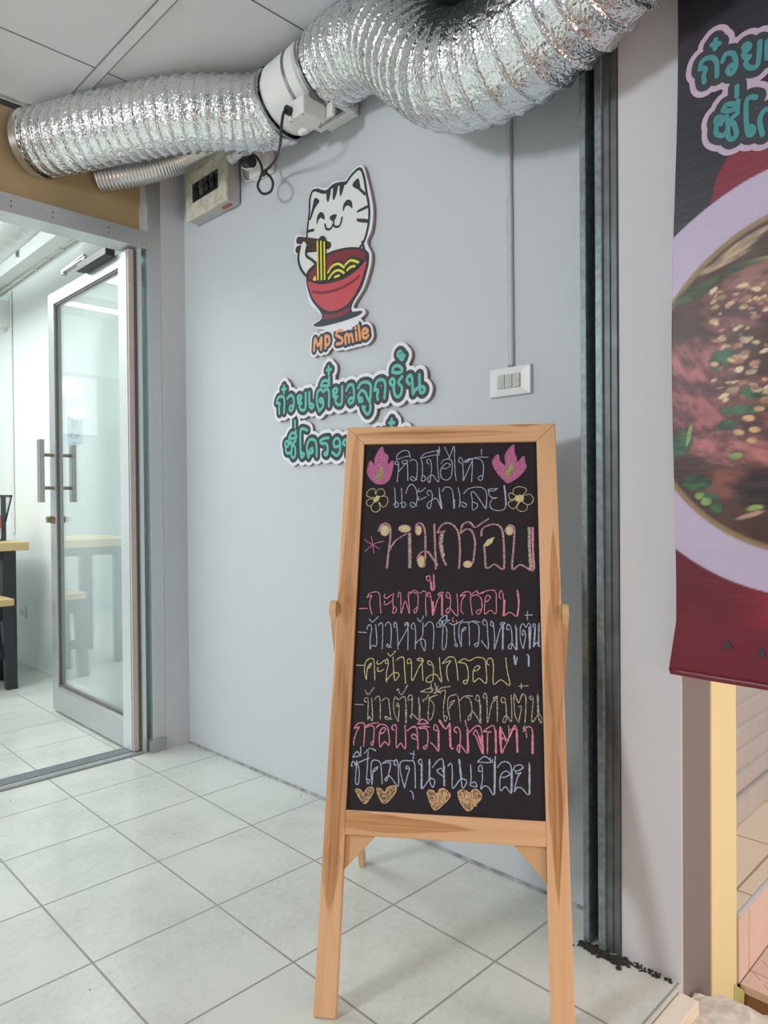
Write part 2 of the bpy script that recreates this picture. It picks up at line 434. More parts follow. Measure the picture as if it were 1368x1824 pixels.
# flat drawings on a plane: 2-d strokes and patches given in (u, v) metres
class Plane2:
    def __init__(s, O, U, V): s.O, s.U, s.V = Vector(O), Vector(U), Vector(V); s.n = s.U.cross(s.V).normalized()
    def uv(s, px, py):
        p = hitp(px, py, s.O, s.n)-s.O; return (p.dot(s.U), p.dot(s.V))
    def pt(s, uv, d=0.0): return s.O+s.U*uv[0]+s.V*uv[1]+s.n*d
JR = random.Random(99)
def flat_strokes(bm, pl, strokes, hw, d0, d1, step=0.002, nd=10, wob=0.0, closed=False, sharp=False):
    """each stroke a list of (u, v); a ribbon of half width hw with round ends between depths d0 (back) and d1 (front)"""
    for st in strokes:
        P = [Vector((a, b, 0)) for a, b in st]
        Q = P if sharp else catmull(P, step, closed)
        if closed and not sharp: Q = Q+[Q[0]]
        Wd = [hw*(1+wob*noise.noise(Vector((q.x*300, q.y*300, 3.3)))) for q in Q]
        def poly(pts):
            e1 = d1+JR.random()*(0.0004 if d1-d0 > 0.0015 else 0.00016)
            a = [bm.verts.new(pl.pt(p, e1)) for p in pts]
            bm.faces.new(a)
            if d1-d0 > 0.0015:
                b = [bm.verts.new(pl.pt(p, d0)) for p in pts]
                n = len(a)
                for i in range(n): bm.faces.new((a[i], b[i], b[(i+1) % n], a[(i+1) % n])).material_index = 1
        for i in range(len(Q)-1):
            d = Q[i+1]-Q[i]
            if d.length < 1e-7: continue
            n = Vector((-d.y, d.x, 0)).normalized()
            A, C = Q[i], Q[i+1]
            poly([(A.x-n.x*Wd[i], A.y-n.y*Wd[i]), (C.x-n.x*Wd[i+1], C.y-n.y*Wd[i+1]), (C.x+n.x*Wd[i+1], C.y+n.y*Wd[i+1]), (A.x+n.x*Wd[i], A.y+n.y*Wd[i])])
        for q, w in zip(Q, Wd):
            poly([(q.x+w*math.cos(2*PI*k/nd), q.y+w*math.sin(2*PI*k/nd)) for k in range(nd)])
def flat_poly(bm, pl, pts, d0, d1, smooth=0.0):
    P = [Vector((a, b, 0)) for a, b in pts]
    if smooth: P = catmull(P, smooth, True)
    A = [bm.verts.new(pl.pt((p.x, p.y), d1)) for p in P]
    f = bm.faces.new(A); f.normal_update()
    if f.normal.dot(pl.n) < 0: f.normal_flip()
    n = len(A)
    Bk = [bm.verts.new(pl.pt((p.x, p.y), d0)) for p in P]
    for i in range(n): bm.faces.new((A[i], Bk[i], Bk[(i+1) % n], A[(i+1) % n])).material_index = 1
    bmesh.ops.triangulate(bm, faces=[f])
def crop(pl, ox, oy, sc, strokes):
    return [[pl.uv(ox+x/sc, oy+y/sc) for x, y in st] for st in strokes]

# ================================================================== THE SETTING
CEIL = 2.356
def wx(y): return 1.497-(y-0.9)*0.0325          # the grey wall runs very slightly askew to the tiles
WU = Vector((0.0325, -1, 0)).normalized()        # along the wall towards the street
WN = Vector((-1, -0.0325, 0)).normalized()       # out of the wall into the porch
WP0 = Vector((wx(0.9), 0.9, 0))
def onwall(px, py, d=0.0): return hitp(px, py, WP0+WN*d, WN)
wallpl = Plane2(WP0, WU, Vector((0, 0, 1)))
assert wallpl.n.dot(WN) > 0.99

struct(link('floor', B((-2.2, 0.585, -0.27), (1.692, 6.7, 0)), M['tile']))
bm = bmesh.new(); prism(bm, [Vector((wx(0.70), 0.70, 0)), Vector((wx(2.72), 2.72, 0)), Vector((1.75, 2.72, 0)), Vector((1.75, 0.70, 0))], Vector((0, 0, -1)), CEIL+0.1)
for v in bm.verts: pass
struct(link('wall_right', bm, M['wall']))
struct(link('wall_return', B((1.338, 2.60, 0), (1.75, 2.71, 2.8)), M['wall']))
struct(link('ceiling', B((-1.9, -0.4, CEIL), (1.75, 2.60, CEIL+0.08)), M['ceiling']))
# ceiling joints
bm = bmesh.new()
box(bm, (0.940, 1.25, CEIL-0.003), (0.975, 2.58, CEIL+0.01)); 
struct(link('trim_1', bm, M['ceil_strip']))
bm = bmesh.new()
for y in (2.243, 1.645): box(bm, (-1.9, y-0.002, CEIL-0.0015), (1.45, y+0.002, CEIL+0.01))
box(bm, (0.975, 1.25, CEIL-0.0035), (0.978, 2.58, CEIL+0.01)); box(bm, (0.937, 1.25, CEIL-0.0035), (0.940, 2.58, CEIL+0.01))
struct(link('trim_2', bm, M['seam']))
struct(link('trim_3', B((-1.9, 2.56, CEIL-0.022), (1.34, 2.585, CEIL)), M['alu_light']))
# shutter housing above the opening
o = link('shutter_housing', B((-1.9, 0.745, 2.114), (1.47, 1.084, CEIL-0.001), bev=0.006), M['housing'], center=True)
tag(o, 'dark green steel roller shutter housing under the ceiling above the looping duct', 'shutter housing')
# shutter guide rail
gr = thing('shutter_guide', 'dark grey steel shutter guide channel upright between the grey wall and the pale pillar', 'guide rail', (1.42, 0.745, 0))
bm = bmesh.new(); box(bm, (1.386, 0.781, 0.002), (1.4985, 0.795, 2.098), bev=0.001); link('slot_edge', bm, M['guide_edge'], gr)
link('slot_back', B((1.435, 0.755, 0.002), (1.4985, 0.783, 2.098)), M['dark_gap'], gr, label='dark slot of the guide')
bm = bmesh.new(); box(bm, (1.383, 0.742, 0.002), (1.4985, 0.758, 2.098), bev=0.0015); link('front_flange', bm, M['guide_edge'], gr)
bm = bmesh.new(); box(bm, (1.390, 0.728, 0.002), (1.4985, 0.742, 2.098)); box(bm, (1.394, 0.7135, 0.002), (1.4985, 0.728, 2.098), bev=0.001)
link('side_plate', bm, M['guide'], gr)
# pillar with painted street end
bm = B((1.398, 0.583, -0.27), (1.545, 0.713, 2.75), bev=0.003)
for f in bm.faces:
    f.normal_update()
    if f.normal.y < -0.7 and f.calc_center_median().x > 1.404: f.material_index = 1
struct(link('wall_pillar', bm, [M['pillar'], M['pillar_grey']]))
struct(link('wall_pillar_neighbour', B((1.5455, 0.581, -0.27), (1.692, 0.713, 2.75), bev=0.003), M['pillar_yellow']))
bm = bmesh.new(); obox(bm, Vector((wx(2.598)-0.006, 2.598, 0.0005)), WU*1.795, Vector((0.0055, 0, 0)), Vector((0, 0, 0.006)))
struct(link('baseboard_right', bm, simple('grimy_skirting_joint', (0.36, 0.36, 0.37), 0.8, 0, 0.45, 30, 0.3)))
# dirt along the guide foot and pillar foot
def crumbs(name, pts, n, r, mat, label, seed, spread=0.014):
    rnd = random.Random(seed); bm = bmesh.new()
    for i in range(n):
        t = rnd.random(); a = Vector(pts[0]); b = Vector(pts[1]); c = a.lerp(b, t)+Vector((rnd.gauss(0, spread), rnd.gauss(0, spread), 0))
        s = r*rnd.uniform(0.35, 1.0); b2 = bmesh.new(); bmesh.ops.create_icosphere(b2, subdivisions=1, radius=s)
        for v in b2.verts: v.co = Vector((v.co.x*rnd.uniform(.8, 1.6), v.co.y*rnd.uniform(.8, 1.6), max(v.co.z*0.55, -0.2*s))) + c + Vector((0, 0, 0.2*s+0.0004))
        join(bm, b2)
    o = link(name, bm, mat, center=True); tag(o, label, 'dirt'); o['kind'] = 'stuff'; return o
crumbs('dirt_crumbs', ((1.374, 0.80, 0), (1.378, 0.69, 0)), 90, 0.0065, M['dirt'], 'black crumbly dirt on the floor at the foot of the steel guide', 3, 0.008)
crumbs('dust_line', ((1.388, 0.69, 0), (1.392, 0.60, 0)), 50, 0.0035, M['dirt'], 'brown dirt line along the foot of the pale pillar', 4, 0.004)
# floor edge and broken nosing by the street
struct(link('trim_4', B((-2.2, 0.545, -0.27), (1.385, 0.584, -0.006), bev=0.003), M['cream_tile']))
bm = bmesh.new()
rnd = random.Random(11)
pp = [(1.385, 0.585), (1.44, 0.575), (1.475, 0.54), (1.475, 0.44), (1.40, 0.42), (1.33, 0.47), (1.345, 0.545)]
prism(bm, [Vector((a, b, -0.030-0.01*rnd.random())) for a, b in pp], Vector((0, 0, 1)), 0.22)
bmesh.ops.subdivide_edges(bm, edges=bm.edges, cuts=4, use_grid_fill=True)
bmesh.ops.triangulate(bm, faces=bm.faces)
for v in bm.verts: v.co += Vector([noise.noise(v.co*38+Vector((i*7, 0, 0)))*0.012 for i in range(3)])
o = link('broken_kerb', bm, M['marble'], center=True); tag(o, 'broken white cement kerb lump at the foot of the grey pillar end', 'kerb')
struct(link('ground', B((-4, -3, -0.30), (4.5, 0.90, -0.271)), M['ground']))
# neighbour's steps and shutter
NF, NS = 0.020, -0.138
struct(link('floor_neighbour', B((1.694, 0.585, -0.27), (3.4, 0.90, NF), bev=0.003), M['cream_tile']))
bm = bmesh.new(); cyl(bm, (1.694, 0.581, NF-0.005), (3.4, 0.581, NF-0.005), 0.006, 10)
struct(link('trim_5', bm, M['alu_light']))
struct(link('trim_6', B((1.694, 0.5775, NS), (3.4, 0.5845, NF-0.011)), M['pink_tile']))
st = thing('tiled_step', 'pink patterned tile step with brown edge at the foot of the neighbouring shop', 'step', (2.4, 0.0, -0.27))
link('tile_top', B((1.697, -0.6, NS-0.02), (3.4, 0.577, NS), bev=0.002), M['pink_tile'], st)
link('brown_edge', B((1.700, -0.6, -0.27), (3.4, 0.577, NS-0.020)), M['brown'], st, label='brown tile edge of the step')
bm = bmesh.new()   # raised chevron pattern of the step tile
for i in range(26):
    for j in range(10):
        cx, cy = 1.72+0.03*i, 0.555-0.032*j
        s = 1 if (i+j) % 2 else -1
        O = Vector((cx, cy, NS)); a = Vector((0.010, 0.010*s, 0)); pz = Vector((-0.0014*s, 0.0014, 0))
        obox(bm, O-a-pz, a*2, pz*2, Vector((0, 0, 0.0012)))
link('tile_relief', bm, M['pink_tile'], st)
sh = thing('roller_shutter', "grey slatted steel roller shutter of the neighbouring shop, closed behind the yellow pillar", 'shutter', (2.5, 0.745, NF))
bm = bmesh.new()
zz = NF+0.075; prof = []
while zz < 2.2:
    prof += [(0.762, zz), (0.752, zz+0.006), (0.750, zz+0.050), (0.756, zz+0.056), (0.764, zz+0.060)]; zz += 0.068
A = [bm.verts.new((1.70, y, z)) for y, z in prof]; C = [bm.verts.new((3.3, y, z)) for y, z in prof]
for i in range(len(prof)-1): bm.faces.new((A[i], C[i], C[i+1], A[i+1]))
link('slat_curtain', bm, M['shutter'], sh)
link('bottom_bar', B((1.70, 0.736, NF+0.001), (3.3, 0.770, NF+0.076), bev=0.006), M['shutter'], sh)
bm = bmesh.new()
prism(bm, [Vector(p) for p in [(1.672, 0.5795, -0.13), (1.694, 0.566, -0.15), (1.690, 0.568, -0.25), (1.662, 0.5795, -0.26)]], Vector((0, -1, 0)), 0.002)
o = link('paint_flake', bm, M['peel'], center=True); tag(o, 'peeling flake of green paint curling at the yellow pillar foot', 'paint flake')

# room beyond the door
struct(link('wall_room_right', B((1.472, 2.71, 0), (1.75, 6.7, 2.9)), M['white_wall']))
struct(link('wall_room_back', B((-1.9, 6.55, 0), (1.472, 6.75, 2.9)), M['white_wall']))
struct(link('wall_room_left', B((-2.1, 2.71, 0), (-1.9, 6.75, 2.9)), M['white_wall']))
struct(link('wall_porch_left', B((-1.9, 2.60, 0), (-0.28, 2.71, 2.9)), M['white_wall']))
struct(link('ceiling_room', B((-2.1, 2.66, 2.70), (1.75, 6.75, 2.80)), M['white_wall']))
struct(link('trim_7', B((1.37, 2.72, 2.365), (1.472, 6.55, 2.70)), M['white_wall']))
struct(link('trim_8', B((1.44, 2.72, 0), (1.472, 3.62, 2.365)), M['white_wall']))
struct(link('baseboard_room', B((1.464, 3.62, 0), (1.472, 6.55, 0.012)), M['white_wall']))
struct(link('trim_9', B((-1.9, 6.54, 0), (1.472, 6.551, 2.18)), M['grey_wall']))

# door frame, transom and sidelight
d1 = thing('door_1', None, None, (1.24, 2.65, 0), kind='structure')
link('frame_post', B((1.284, 2.600, 0.0), (1.338, 2.700, CEIL), bev=0.002), M['alu'], d1)
hd = link('frame_header', B((-0.28, 2.600, 1.962), (1.284, 2.700, 2.028), bev=0.002), M['alu'], d1)
for x in (0.795, 0.93, 1.13):
    for z in (1.985, 2.003):
        bm = bmesh.new(); cyl(bm, (x, 2.601, z), (x, 2.5985, z), 0.0028, 10); link('screw', bm, M['gasket'], hd)
link('frame_jamb', B((1.252, 2.618, 0.0), (1.266, 2.690, 1.962)), M['alu_light'], d1)
tp = thing('window_1', None, None, (0.5, 2.65, 2.03), kind='structure')
link('tan_panel', B((-0.28, 2.622, 2.028), (1.262, 2.640, 2.330)), M['tan'], tp)
link('side_bead', B((1.2625, 2.612, 2.028), (1.284, 2.66, CEIL)), M['alu_light'], tp)
link('top_gap', B((-0.28, 2.63, 2.330), (1.262, 2.66, CEIL)), M['dark_gap'], tp)
w2 = thing('window_2', None, None, (1.275, 2.655, 0), kind='structure')
link('pane', B((1.2665, 2.650, 0.05), (1.2835, 2.656, 1.962)), M['side_glass'], w2)
link('sill', B((1.2665, 2.625, 0.0), (1.2835, 2.69, 0.05)), M['alu_dull'], w2)
bm = bmesh.new()
box(bm, (-0.28, 2.612, 0.0005), (1.252, 2.640, 0.010), bev=0.002)
for k in range(5): box(bm, (-0.28, 2.645+k*0.013, 0.0005), (1.252, 2.652+k*0.013, 0.012))
box(bm, (-0.28, 2.640, 0.0005), (1.252, 2.706, 0.006))
struct(link('trim_10', bm, M['alu_dull']))
struct(link('trim_11', B((1.268, 2.592, 0.0), (1.336, 2.600, 0.05)), M['alu_dull']))

# open door leaf, hinged at the sidelight, standing into the room
dl = thing('glass_door', 'aluminium framed glass door standing wide open into the bright room', 'door', (1.235, 2.66, 0.012))
X0, X1 = 1.214, 1.250; Y0, Y1 = 2.640, 3.470; Z0, Z1 = 0.012, 1.955
link('hinge_stile', B((X0, Y0, Z0), (X1, Y0+0.072, Z1), bev=0.002), M['alu_light'], dl)
link('lock_stile', B((X0, Y1-0.07, Z0), (X1, Y1, Z1), bev=0.002), M['alu'], dl)
bm = bmesh.new(); box(bm, (X0+0.001, Y0+0.072, Z0), (X1-0.001, Y1-0.07, Z0+0.105), bev=0.001); 
prism(bm, [Vector((X0+0.001, Y0+0.072, Z0+0.105)), Vector((X0+0.016, Y0+0.072, Z0+0.122)), Vector((X1-0.001, Y0+0.072, Z0+0.122)), Vector((X1-0.001, Y0+0.072, Z0+0.105))], Vector((0, -1, 0)), Y1-Y0-0.142)
link('bottom_rail', bm, M['alu'], dl)
link('top_rail', B((X0+0.001, Y0+0.072, Z1-0.055), (X1-0.001, Y1-0.07, Z1), bev=0.002), M['alu'], dl)
bm = bmesh.new()
gx0, gx1 = X0+0.006, X0+0.016
box(bm, (gx0, Y0+0.072, Z0+0.122), (gx1, Y0+0.078, Z1-0.055)); box(bm, (gx0, Y1-0.078, Z0+0.122), (gx1, Y1-0.07, Z1-0.055))
box(bm, (gx0, Y0+0.072, Z0+0.122), (gx1, Y1-0.07, Z0+0.127)); box(bm, (gx0, Y0+0.072, Z1-0.063), (gx1, Y1-0.07, Z1-0.055))
link('glass_seal', bm, M['gasket'], dl)
link('door_glass', B((X0+0.018, Y0+0.072, Z0+0.122), (X0+0.024, Y1-0.07, Z1-0.055)), M['glass'], dl)
link('edge_strip', B((X0+0.004, Y0-0.012, Z0), (X1-0.012, Y0-0.001, Z1)), simple('pinkish_seal', (0.55, 0.46, 0.44), 0.5), dl, label='pinkish edge seal')
link('edge_gap', B((X1-0.012, Y0-0.010, Z0), (X1-0.001, Y0-0.001, Z1)), M['gasket'], dl)
for sgn, nm in ((-1, 'pull_handle'), (1, 'pull_handle')):
    xb = X0 if sgn < 0 else X1
    xo = xb+sgn*0.043
    bm = bmesh.new(); box(bm, (min(xo, xo+sgn*0.022), Y1-0.06, 0.985), (max(xo, xo+sgn*0.022), Y1-0.022, 1.275), bev=0.003)
    hdl = link(nm, bm, M['steel'], dl)
    for z in (1.052, 1.205):
        bm = bmesh.new(); cyl(bm, (xb-sgn*0.001, Y1-0.041, z), (xo+sgn*0.002, Y1-0.041, z), 0.0085, 16); link('standoff', bm, M['brass'], hdl)
bm = bmesh.new()
cyl(bm, (X0+0.001, Y1-0.04, 0.905), (X0-0.016, Y1-0.04, 0.905), 0.020, 20, 0.017); cyl(bm, (X0-0.016, Y1-0.04, 0.905), (X0-0.030, Y1-0.04, 0.905), 0.015, 20)
link('lock_cylinder', bm, M['brass'], dl)
bm = bmesh.new(); cyl(bm, (X1-0.001, Y1-0.04, 0.905), (X1+0.014, Y1-0.04, 0.905), 0.020, 20, 0.017); link('lock_cylinder', bm, M['brass'], dl)
bm = bmesh.new(); box(bm, (X0-0.040, 2.73, 1.948), (X0-0.001, 3.02, 1.984), bev=0.004)
cl = link('door_closer', bm, M['black'], dl, label='dark door closer with steel arm')
bm = bmesh.new()
cyl(bm, (X0-0.022, 2.97, 1.984), (X0-0.022, 2.97, 2.000), 0.014, 16)
obox(bm, Vector((X0-0.034, 2.95, 1.994)), Vector((0.0, 0.26, -0.004)), Vector((0.022, 0, 0)), Vector((0, 0, 0.006)))
cyl(bm, (X0-0.022, 3.20, 1.982), (X0-0.022, 3.20, 2.004), 0.012, 14)
obox(bm, Vector((X0-0.03, 3.20, 1.998)), Vector((-0.006, -0.24, 0.006)), Vector((0.016, 0, 0)), Vector((0, 0, 0.006)))
link('closer_arm', bm, M['steel'], cl)
# notice paper on the far side of the glass (its back shows the writing mirrored)
gx = X0+0.0245
nt = thing('paper_notice', 'pale blue paper notice stuck on the door glass above the handle, writing mirrored', 'notice', hit(132, 765, 0, gx))
npl = Plane2(Vector((gx+0.0004, 3.0, 0)), Vector((0, -1, 0)), Vector((0, 0, 1)))
q = [npl.uv(*p) for p in [(119, 742), (147, 742), (147, 792), (119, 794)]]
bm = bmesh.new(); flat_poly(bm, npl, q, -0.0001, 0.0001); link('sheet', bm, M['paper'], nt)
def glyphs(pl, ox, oy, sc, strokes, hw, d0, d1, mat, name, parent, step=0.002, label=None, wob=0.0, nd=10):
    bm = bmesh.new(); flat_strokes(bm, pl, crop(pl, ox, oy, sc, strokes), hw, d0, d1, step, nd, wob)
    return link(name, bm, mat, parent, label=label)
g = [[(275, 1030), (272, 1000), (285, 995), (290, 1030)], [(268, 1000), (272, 1015)], [(295, 1000), (300, 990), (305, 1020)], [(283, 1035), (290, 1040)], [(306, 995), (308, 1018)],
     [(255, 1105), (252, 1085), (262, 1080), (265, 1108)], [(268, 1080), (270, 1110), (278, 1110)], [(282, 1085), (285, 1110)], [(268, 1070), (278, 1072)], [(292, 1085), (300, 1090), (295, 1112)], [(305, 1080), (306, 1112), (312, 1112)], [(320, 1075), (318, 1090), (310, 1100)]]
for g_ in (g[:5], g[5:]): glyphs(npl, 60, 500, 3.965, g_, 0.0013, 0.0002, 0.0004, M['ink'], 'writing', nt)

# room things
tb = thing('dining_table', 'pale wooden table with black legs against the white room wall', 'table', (0.95, 4.55, 0))
link('tabletop', B((0.45, 4.22, 0.722), (1.36, 4.92, 0.770), bev=0.004), M['table_wood'], tb)
for x, y in ((1.27, 4.30), (1.27, 4.84), (0.55, 4.30), (0.55, 4.84)):
    link('leg', B((x-0.035, y-0.035, 0), (x+0.035, y+0.035, 0.722), bev=0.003), M['dark_paint'], tb)
link('apron', B((0.52, 4.27, 0.67), (1.30, 4.87, 0.721)), M['dark_paint'], tb)
def stool(x, y, label):
    s = thing('stool', label, 'stool', (x, y, 0), 'wooden stools in the room')
    link('seat', B((x-0.18, y-0.15, 0.442), (x+0.18, y+0.15, 0.478), bev=0.004), M['table_wood'], s)
    for sx in (-1, 1):
        for sy in (-1, 1):
            bm = bmesh.new(); a = Vector((x+sx*0.15, y+sy*0.115, 0.442)); b = Vector((x+sx*0.165, y+sy*0.13, 0))
            prism(bm, [b+Vector((dx*0.028, dy*0.024, 0)) for dx, dy in ((-1, -1), (1, -1), (1, 1), (-1, 1))], Vector((0, 0, 1)), 0)if False else None
            lo = [b+Vector((dx*0.027, dy*0.022, 0)) for dx, dy in ((-1, -1), (1, -1), (1, 1), (-1, 1))]
            hi = [a+Vector((dx*0.027, dy*0.022, 0)) for dx, dy in ((-1, -1), (1, -1), (1, 1), (-1, 1))]
            L = [bm.verts.new(p) for p in lo]; U = [bm.verts.new(p) for p in hi]
            bm.faces.new(list(reversed(L))); bm.faces.new(U)
            for k in range(4): bm.faces.new((L[k], L[(k+1) % 4], U[(k+1) % 4], U[k]))
            link('leg', bm, M['dark_paint'], s)
    link('apron', B((x-0.15, y-0.12, 0.36), (x+0.15, y+0.12, 0.441)), M['dark_paint'], s)
    for yy in (-0.115, 0.115): link('stretcher', B((x-0.155, y+yy-0.007, 0.16), (x+0.155, y+yy+0.007, 0.21)), M['dark_paint'], s)
    return s
stool(1.045, 4.19, 'wooden stool with black legs at the left edge in front of the table')
mc = thing('menu_stand', 'black framed menu card standing tilted on the pale table', 'menu stand', (1.28, 4.42, 0.770))
P0 = Vector((1.20, 4.40, 0.772)); U = Vector((0.06, -0.02, 0)).normalized()
a = hit(3, 960, 1, 4.40); b = hit(25, 882, 1, 4.42)
V = Vector((b.x-a.x, 0.05, b.z-0.772)); P0 = Vector((a.x-0.10, 4.40, 0.772)); Ux = Vector((0.10, 0, 0))
n = Ux.cross(V).normalized()
bm = bmesh.new(); obox(bm, P0-n*0.002, Ux, V, n*-0.004); link('card', bm, M['card_white'], mc)
bm = bmesh.new(); obox(bm, P0+V*0.28-n*-0.0005, Ux, V*0.28, n*0.0006); link('card_print', bm, M['card_red'], mc, label='red printed band')
bm = bmesh.new()
for O, X, Y in ((P0, Ux, V*0.03), (P0+V*0.97, Ux, V*0.03), (P0, Ux*0.07, V), (P0+Ux*0.93, Ux*0.07, V)): obox(bm, O-n*0.004, X, Y, n*0.008)
obox(bm, P0+Ux*0.98+Vector((0, 0, 0)), Vector((0.03, 0.03, 0)), Vector((0.004, -0.004, 0)), Vector((V.x*0+0.0, 0, V.z)))
link('card_frame', bm, M['dark_paint'], mc)
# conduit and boxes on the room wall
cd = thing('wall_conduit', 'white conduit with saddle clips running along the top of the room wall', 'conduit', (1.465, 3.8, 2.27))
pts = [hit(x, y, 0, 1.458) for x, y in ((-20, 538), (10, 515), (60, 478), (110, 440), (160, 410), (200, 375))]
link('pipe', T_(pts, 0.010, 10, 0.03), M['conduit'], cd)
for x, y in ((22, 506), (40, 493), (62, 477), (85, 459), (110, 441), (138, 420)):
    c = hit(x, y, 0, 1.458); bm = bmesh.new(); box(bm, c-Vector((0.013, 0.008, 0.014)), c+Vector((0.013, 0.008, 0.014))); link('saddle_clip', bm, M['white_plastic'], cd)
vc = thing('wall_conduit', 'thin white vertical conduit pipe dropping down the room wall to the table', 'conduit', (1.465, 4.75, 0.77))
c0 = hit(17, 520, 0, 1.462)
bm = bmesh.new()
for dy in (-0.015, 0.015): cyl(bm, (1.463, c0.y+dy, 0.80), (1.463, c0.y+dy, c0.z), 0.008, 10)
link('pipe', bm, M['conduit'], vc)
c1 = hit(6, 560, 0, 1.44)
o = link('junction_box', B((1.40, c1.y-0.06, c1.z-0.08), (1.471, c1.y+0.10, c1.z+0.075), bev=0.005), M['white_plastic'], center=True); tag(o, 'white junction box high on the room wall beside the conduit', 'junction box')
c2 = hit(38, 1090, 0, 1.46)
so = thing('wall_socket', 'small wall socket low on the room wall behind the stool', 'socket', c2)
link('cover_plate', B((1.460, c2.y-0.06, c2.z-0.04), (1.4715, c2.y+0.06, c2.z+0.04), bev=0.003), M['white_plastic'], so)
link('outlet', B((1.457, c2.y-0.025, c2.z-0.02), (1.4605, c2.y+0.025, c2.z+0.02)), M['grey_rocker'], so)
# lamp tubes on the room ceiling
def tube_lamp(x0, x1, y, label):
    t = thing('tube_lamp', label, 'lamp', ((x0+x1)/2, y, 2.62), 'tube lamps')
    link('lamp_body', B((x0, y-0.03, 2.645), (x1, y+0.03, 2.70), bev=0.003), M['white_plastic'], t)
    bm = bmesh.new(); cyl(bm, (x0+0.02, y, 2.63), (x1-0.02, y, 2.63), 0.014, 14); link('tube', bm, M['lamp'], t)
tube_lamp(-0.75, 0.45, 5.95, 'lit fluorescent tube lamp mirrored in the door glass')
tube_lamp(-0.75, 0.45, 4.1, 'lit fluorescent tube lamp nearest the door in the room')
mb = thing('menu_board', 'lit dark food menu board on the back wall, mirrored in the door glass', 'menu board', (-0.08, 6.53, 1.62))
mpl = Plane2(Vector((0.0, 6.535, 0)), Vector((1, 0, 0)), Vector((0, 0, 1)))
link('panel', B((-0.24, 6.522, 1.62), (0.09, 6.5395, 2.14)), M['lit_menu'], mb)
mpl = Plane2(Vector((0.0, 6.5215, 0)), Vector((1, 0, 0)), Vector((0, 0, 1)))
for cx, cz, rx, rz in ((0.0, 2.03, 0.12, 0.085), (-0.06, 1.81, 0.075, 0.055)):
    bm = bmesh.new(); flat_poly(bm, mpl, [(cx+rx*math.cos(t*PI/10), cz+rz*math.sin(t*PI/10)) for t in range(20)], 0, 0.001); link('plate_picture', bm, M['lit_white'], mb)
bm = bmesh.new(); rnd = random.Random(5)
for i in range(14): 
    cx, cz, r = rnd.gauss(0.0, 0.04), rnd.gauss(2.02, 0.022), rnd.uniform(.015, .03)
    flat_poly(bm, mpl, [(cx+r*math.cos(t*PI/5), cz+r*0.7*math.sin(t*PI/5)) for t in range(10)], 0.001, 0.0015+i*0.0001)
link('food_picture', bm, M['lit_orange'], mb); bm = bmesh.new()
flat_poly(bm, mpl, [(-0.09+.028*math.cos(t*PI/5), 1.81+.022*math.sin(t*PI/5)) for t in range(10)], 0.001, 0.002)
link('food_picture', bm, M['lit_orange'], mb)
bm = bmesh.new()
for i in range(9):
    cx, cz, r = -0.07+0.012*i, rnd.gauss(2.07, 0.006), rnd.uniform(.012, .022)
    flat_poly(bm, mpl, [(cx+r*math.cos(t*PI/5), cz+r*0.7*math.sin(t*PI/5)) for t in range(10)], 0.001, 0.0035+i*0.0001)
link('herb_picture', bm, M['lit_green'], mb)
# duct inside the room
def ribbed(R, pitch, amp):
    return lambda s, a, p: R+amp*math.cos(2*PI*(s/pitch+a/(2*PI)))
pts = [hit(60, 340, 2, 2.40)+Vector((0, -0.1, 0)), hit(18, 418, 2, 2.40), hit(-60, 470, 2, 2.40)]
dz = hit(16, 408, 0, 1.12)
idu = thing('room_duct', 'bare aluminium flexible duct slung under the room ceiling at the left edge', 'duct', pts[1])
link('duct_skin', T_([Vector((1.06, 3.05, dz.z+0.02)), Vector((1.11, 3.3, dz.z+0.01)), Vector((1.12, dz.y, dz.z)), Vector((1.12, 4.6, dz.z+0.01)), Vector((1.10, 5.4, dz.z+0.06))], ribbed(0.085, 0.030, 0.007), 40, 0.0045), simple('corrugated_aluminium', (0.74, 0.75, 0.75), 0.42, 0.6), idu, smooth=True)
br = thing('duct_bracket', 'thin grey steel hanger bracket under the room duct', 'bracket', (1.1, 3.8, 2.24))
bm = bmesh.new(); c = hit(31, 447, 0, 1.22)
cyl(bm, c, c+Vector((0, 0, 2.70-c.z)), 0.010, 10); cyl(bm, c, c+Vector((-0.35, 0, 0.0)), 0.006, 8); cyl(bm, c-Vector((0, 0, 0.03)), c, 0.009, 8)
link('hanger_rod', bm, M['alu_dull'], br)

# ================================================================== DUCT RUN
def foilrad(R, pitch=0.038, crinkle=0.0012, seed=0.0, sag=0.0034, tilt=1.0, tie=None):
    def f(s, a, p):
        u = (s/pitch+tilt*a/(2*PI)) % 1.0
        d = min(u, 1-u)*pitch
        r = R-sag*math.sin(PI*u)**0.6+0.0046*math.exp(-(d/0.0020)**2)
        q = p+Vector((math.cos(a), math.sin(a), 0))*R
        k = 1-math.exp(-(d/0.005)**2)
        cr = noise.noise(Vector((s*42+seed, a*R*42, 1.0)))+0.5*noise.noise(Vector((s*120, a*R*120, 5.0+seed)))
        if tie is not None:
            t = max(0.0, 1-(p-tie).length/0.075); r -= (R-0.1095)*t*t*(3-2*t)
        return r+cr*crinkle*k
    return f
FA, FB = Vector((1.340, 1.788, 2.216)), Vector((1.358, 1.627, 2.243))
fd = (FB-FA).normalized()
A_path = [Vector((0.885, 2.618, 2.232)), Vector((0.95, 2.46, 2.226)), Vector((1.031, 2.31, 2.230)), Vector((1.168, 2.073, 2.228)), FA-fd*0.10+Vector((-0.006, 0, 0.016)), FA-fd*0.004]
FA, FB = Vector((1.340, 1.788, 2.216)), Vector((1.358, 1.627, 2.243))
fd = (FB-FA).normalized()
dA = thing('foil_duct', 'long silver foil flexible duct from the tan panel above the door to the white fan', 'duct', A_path[2])
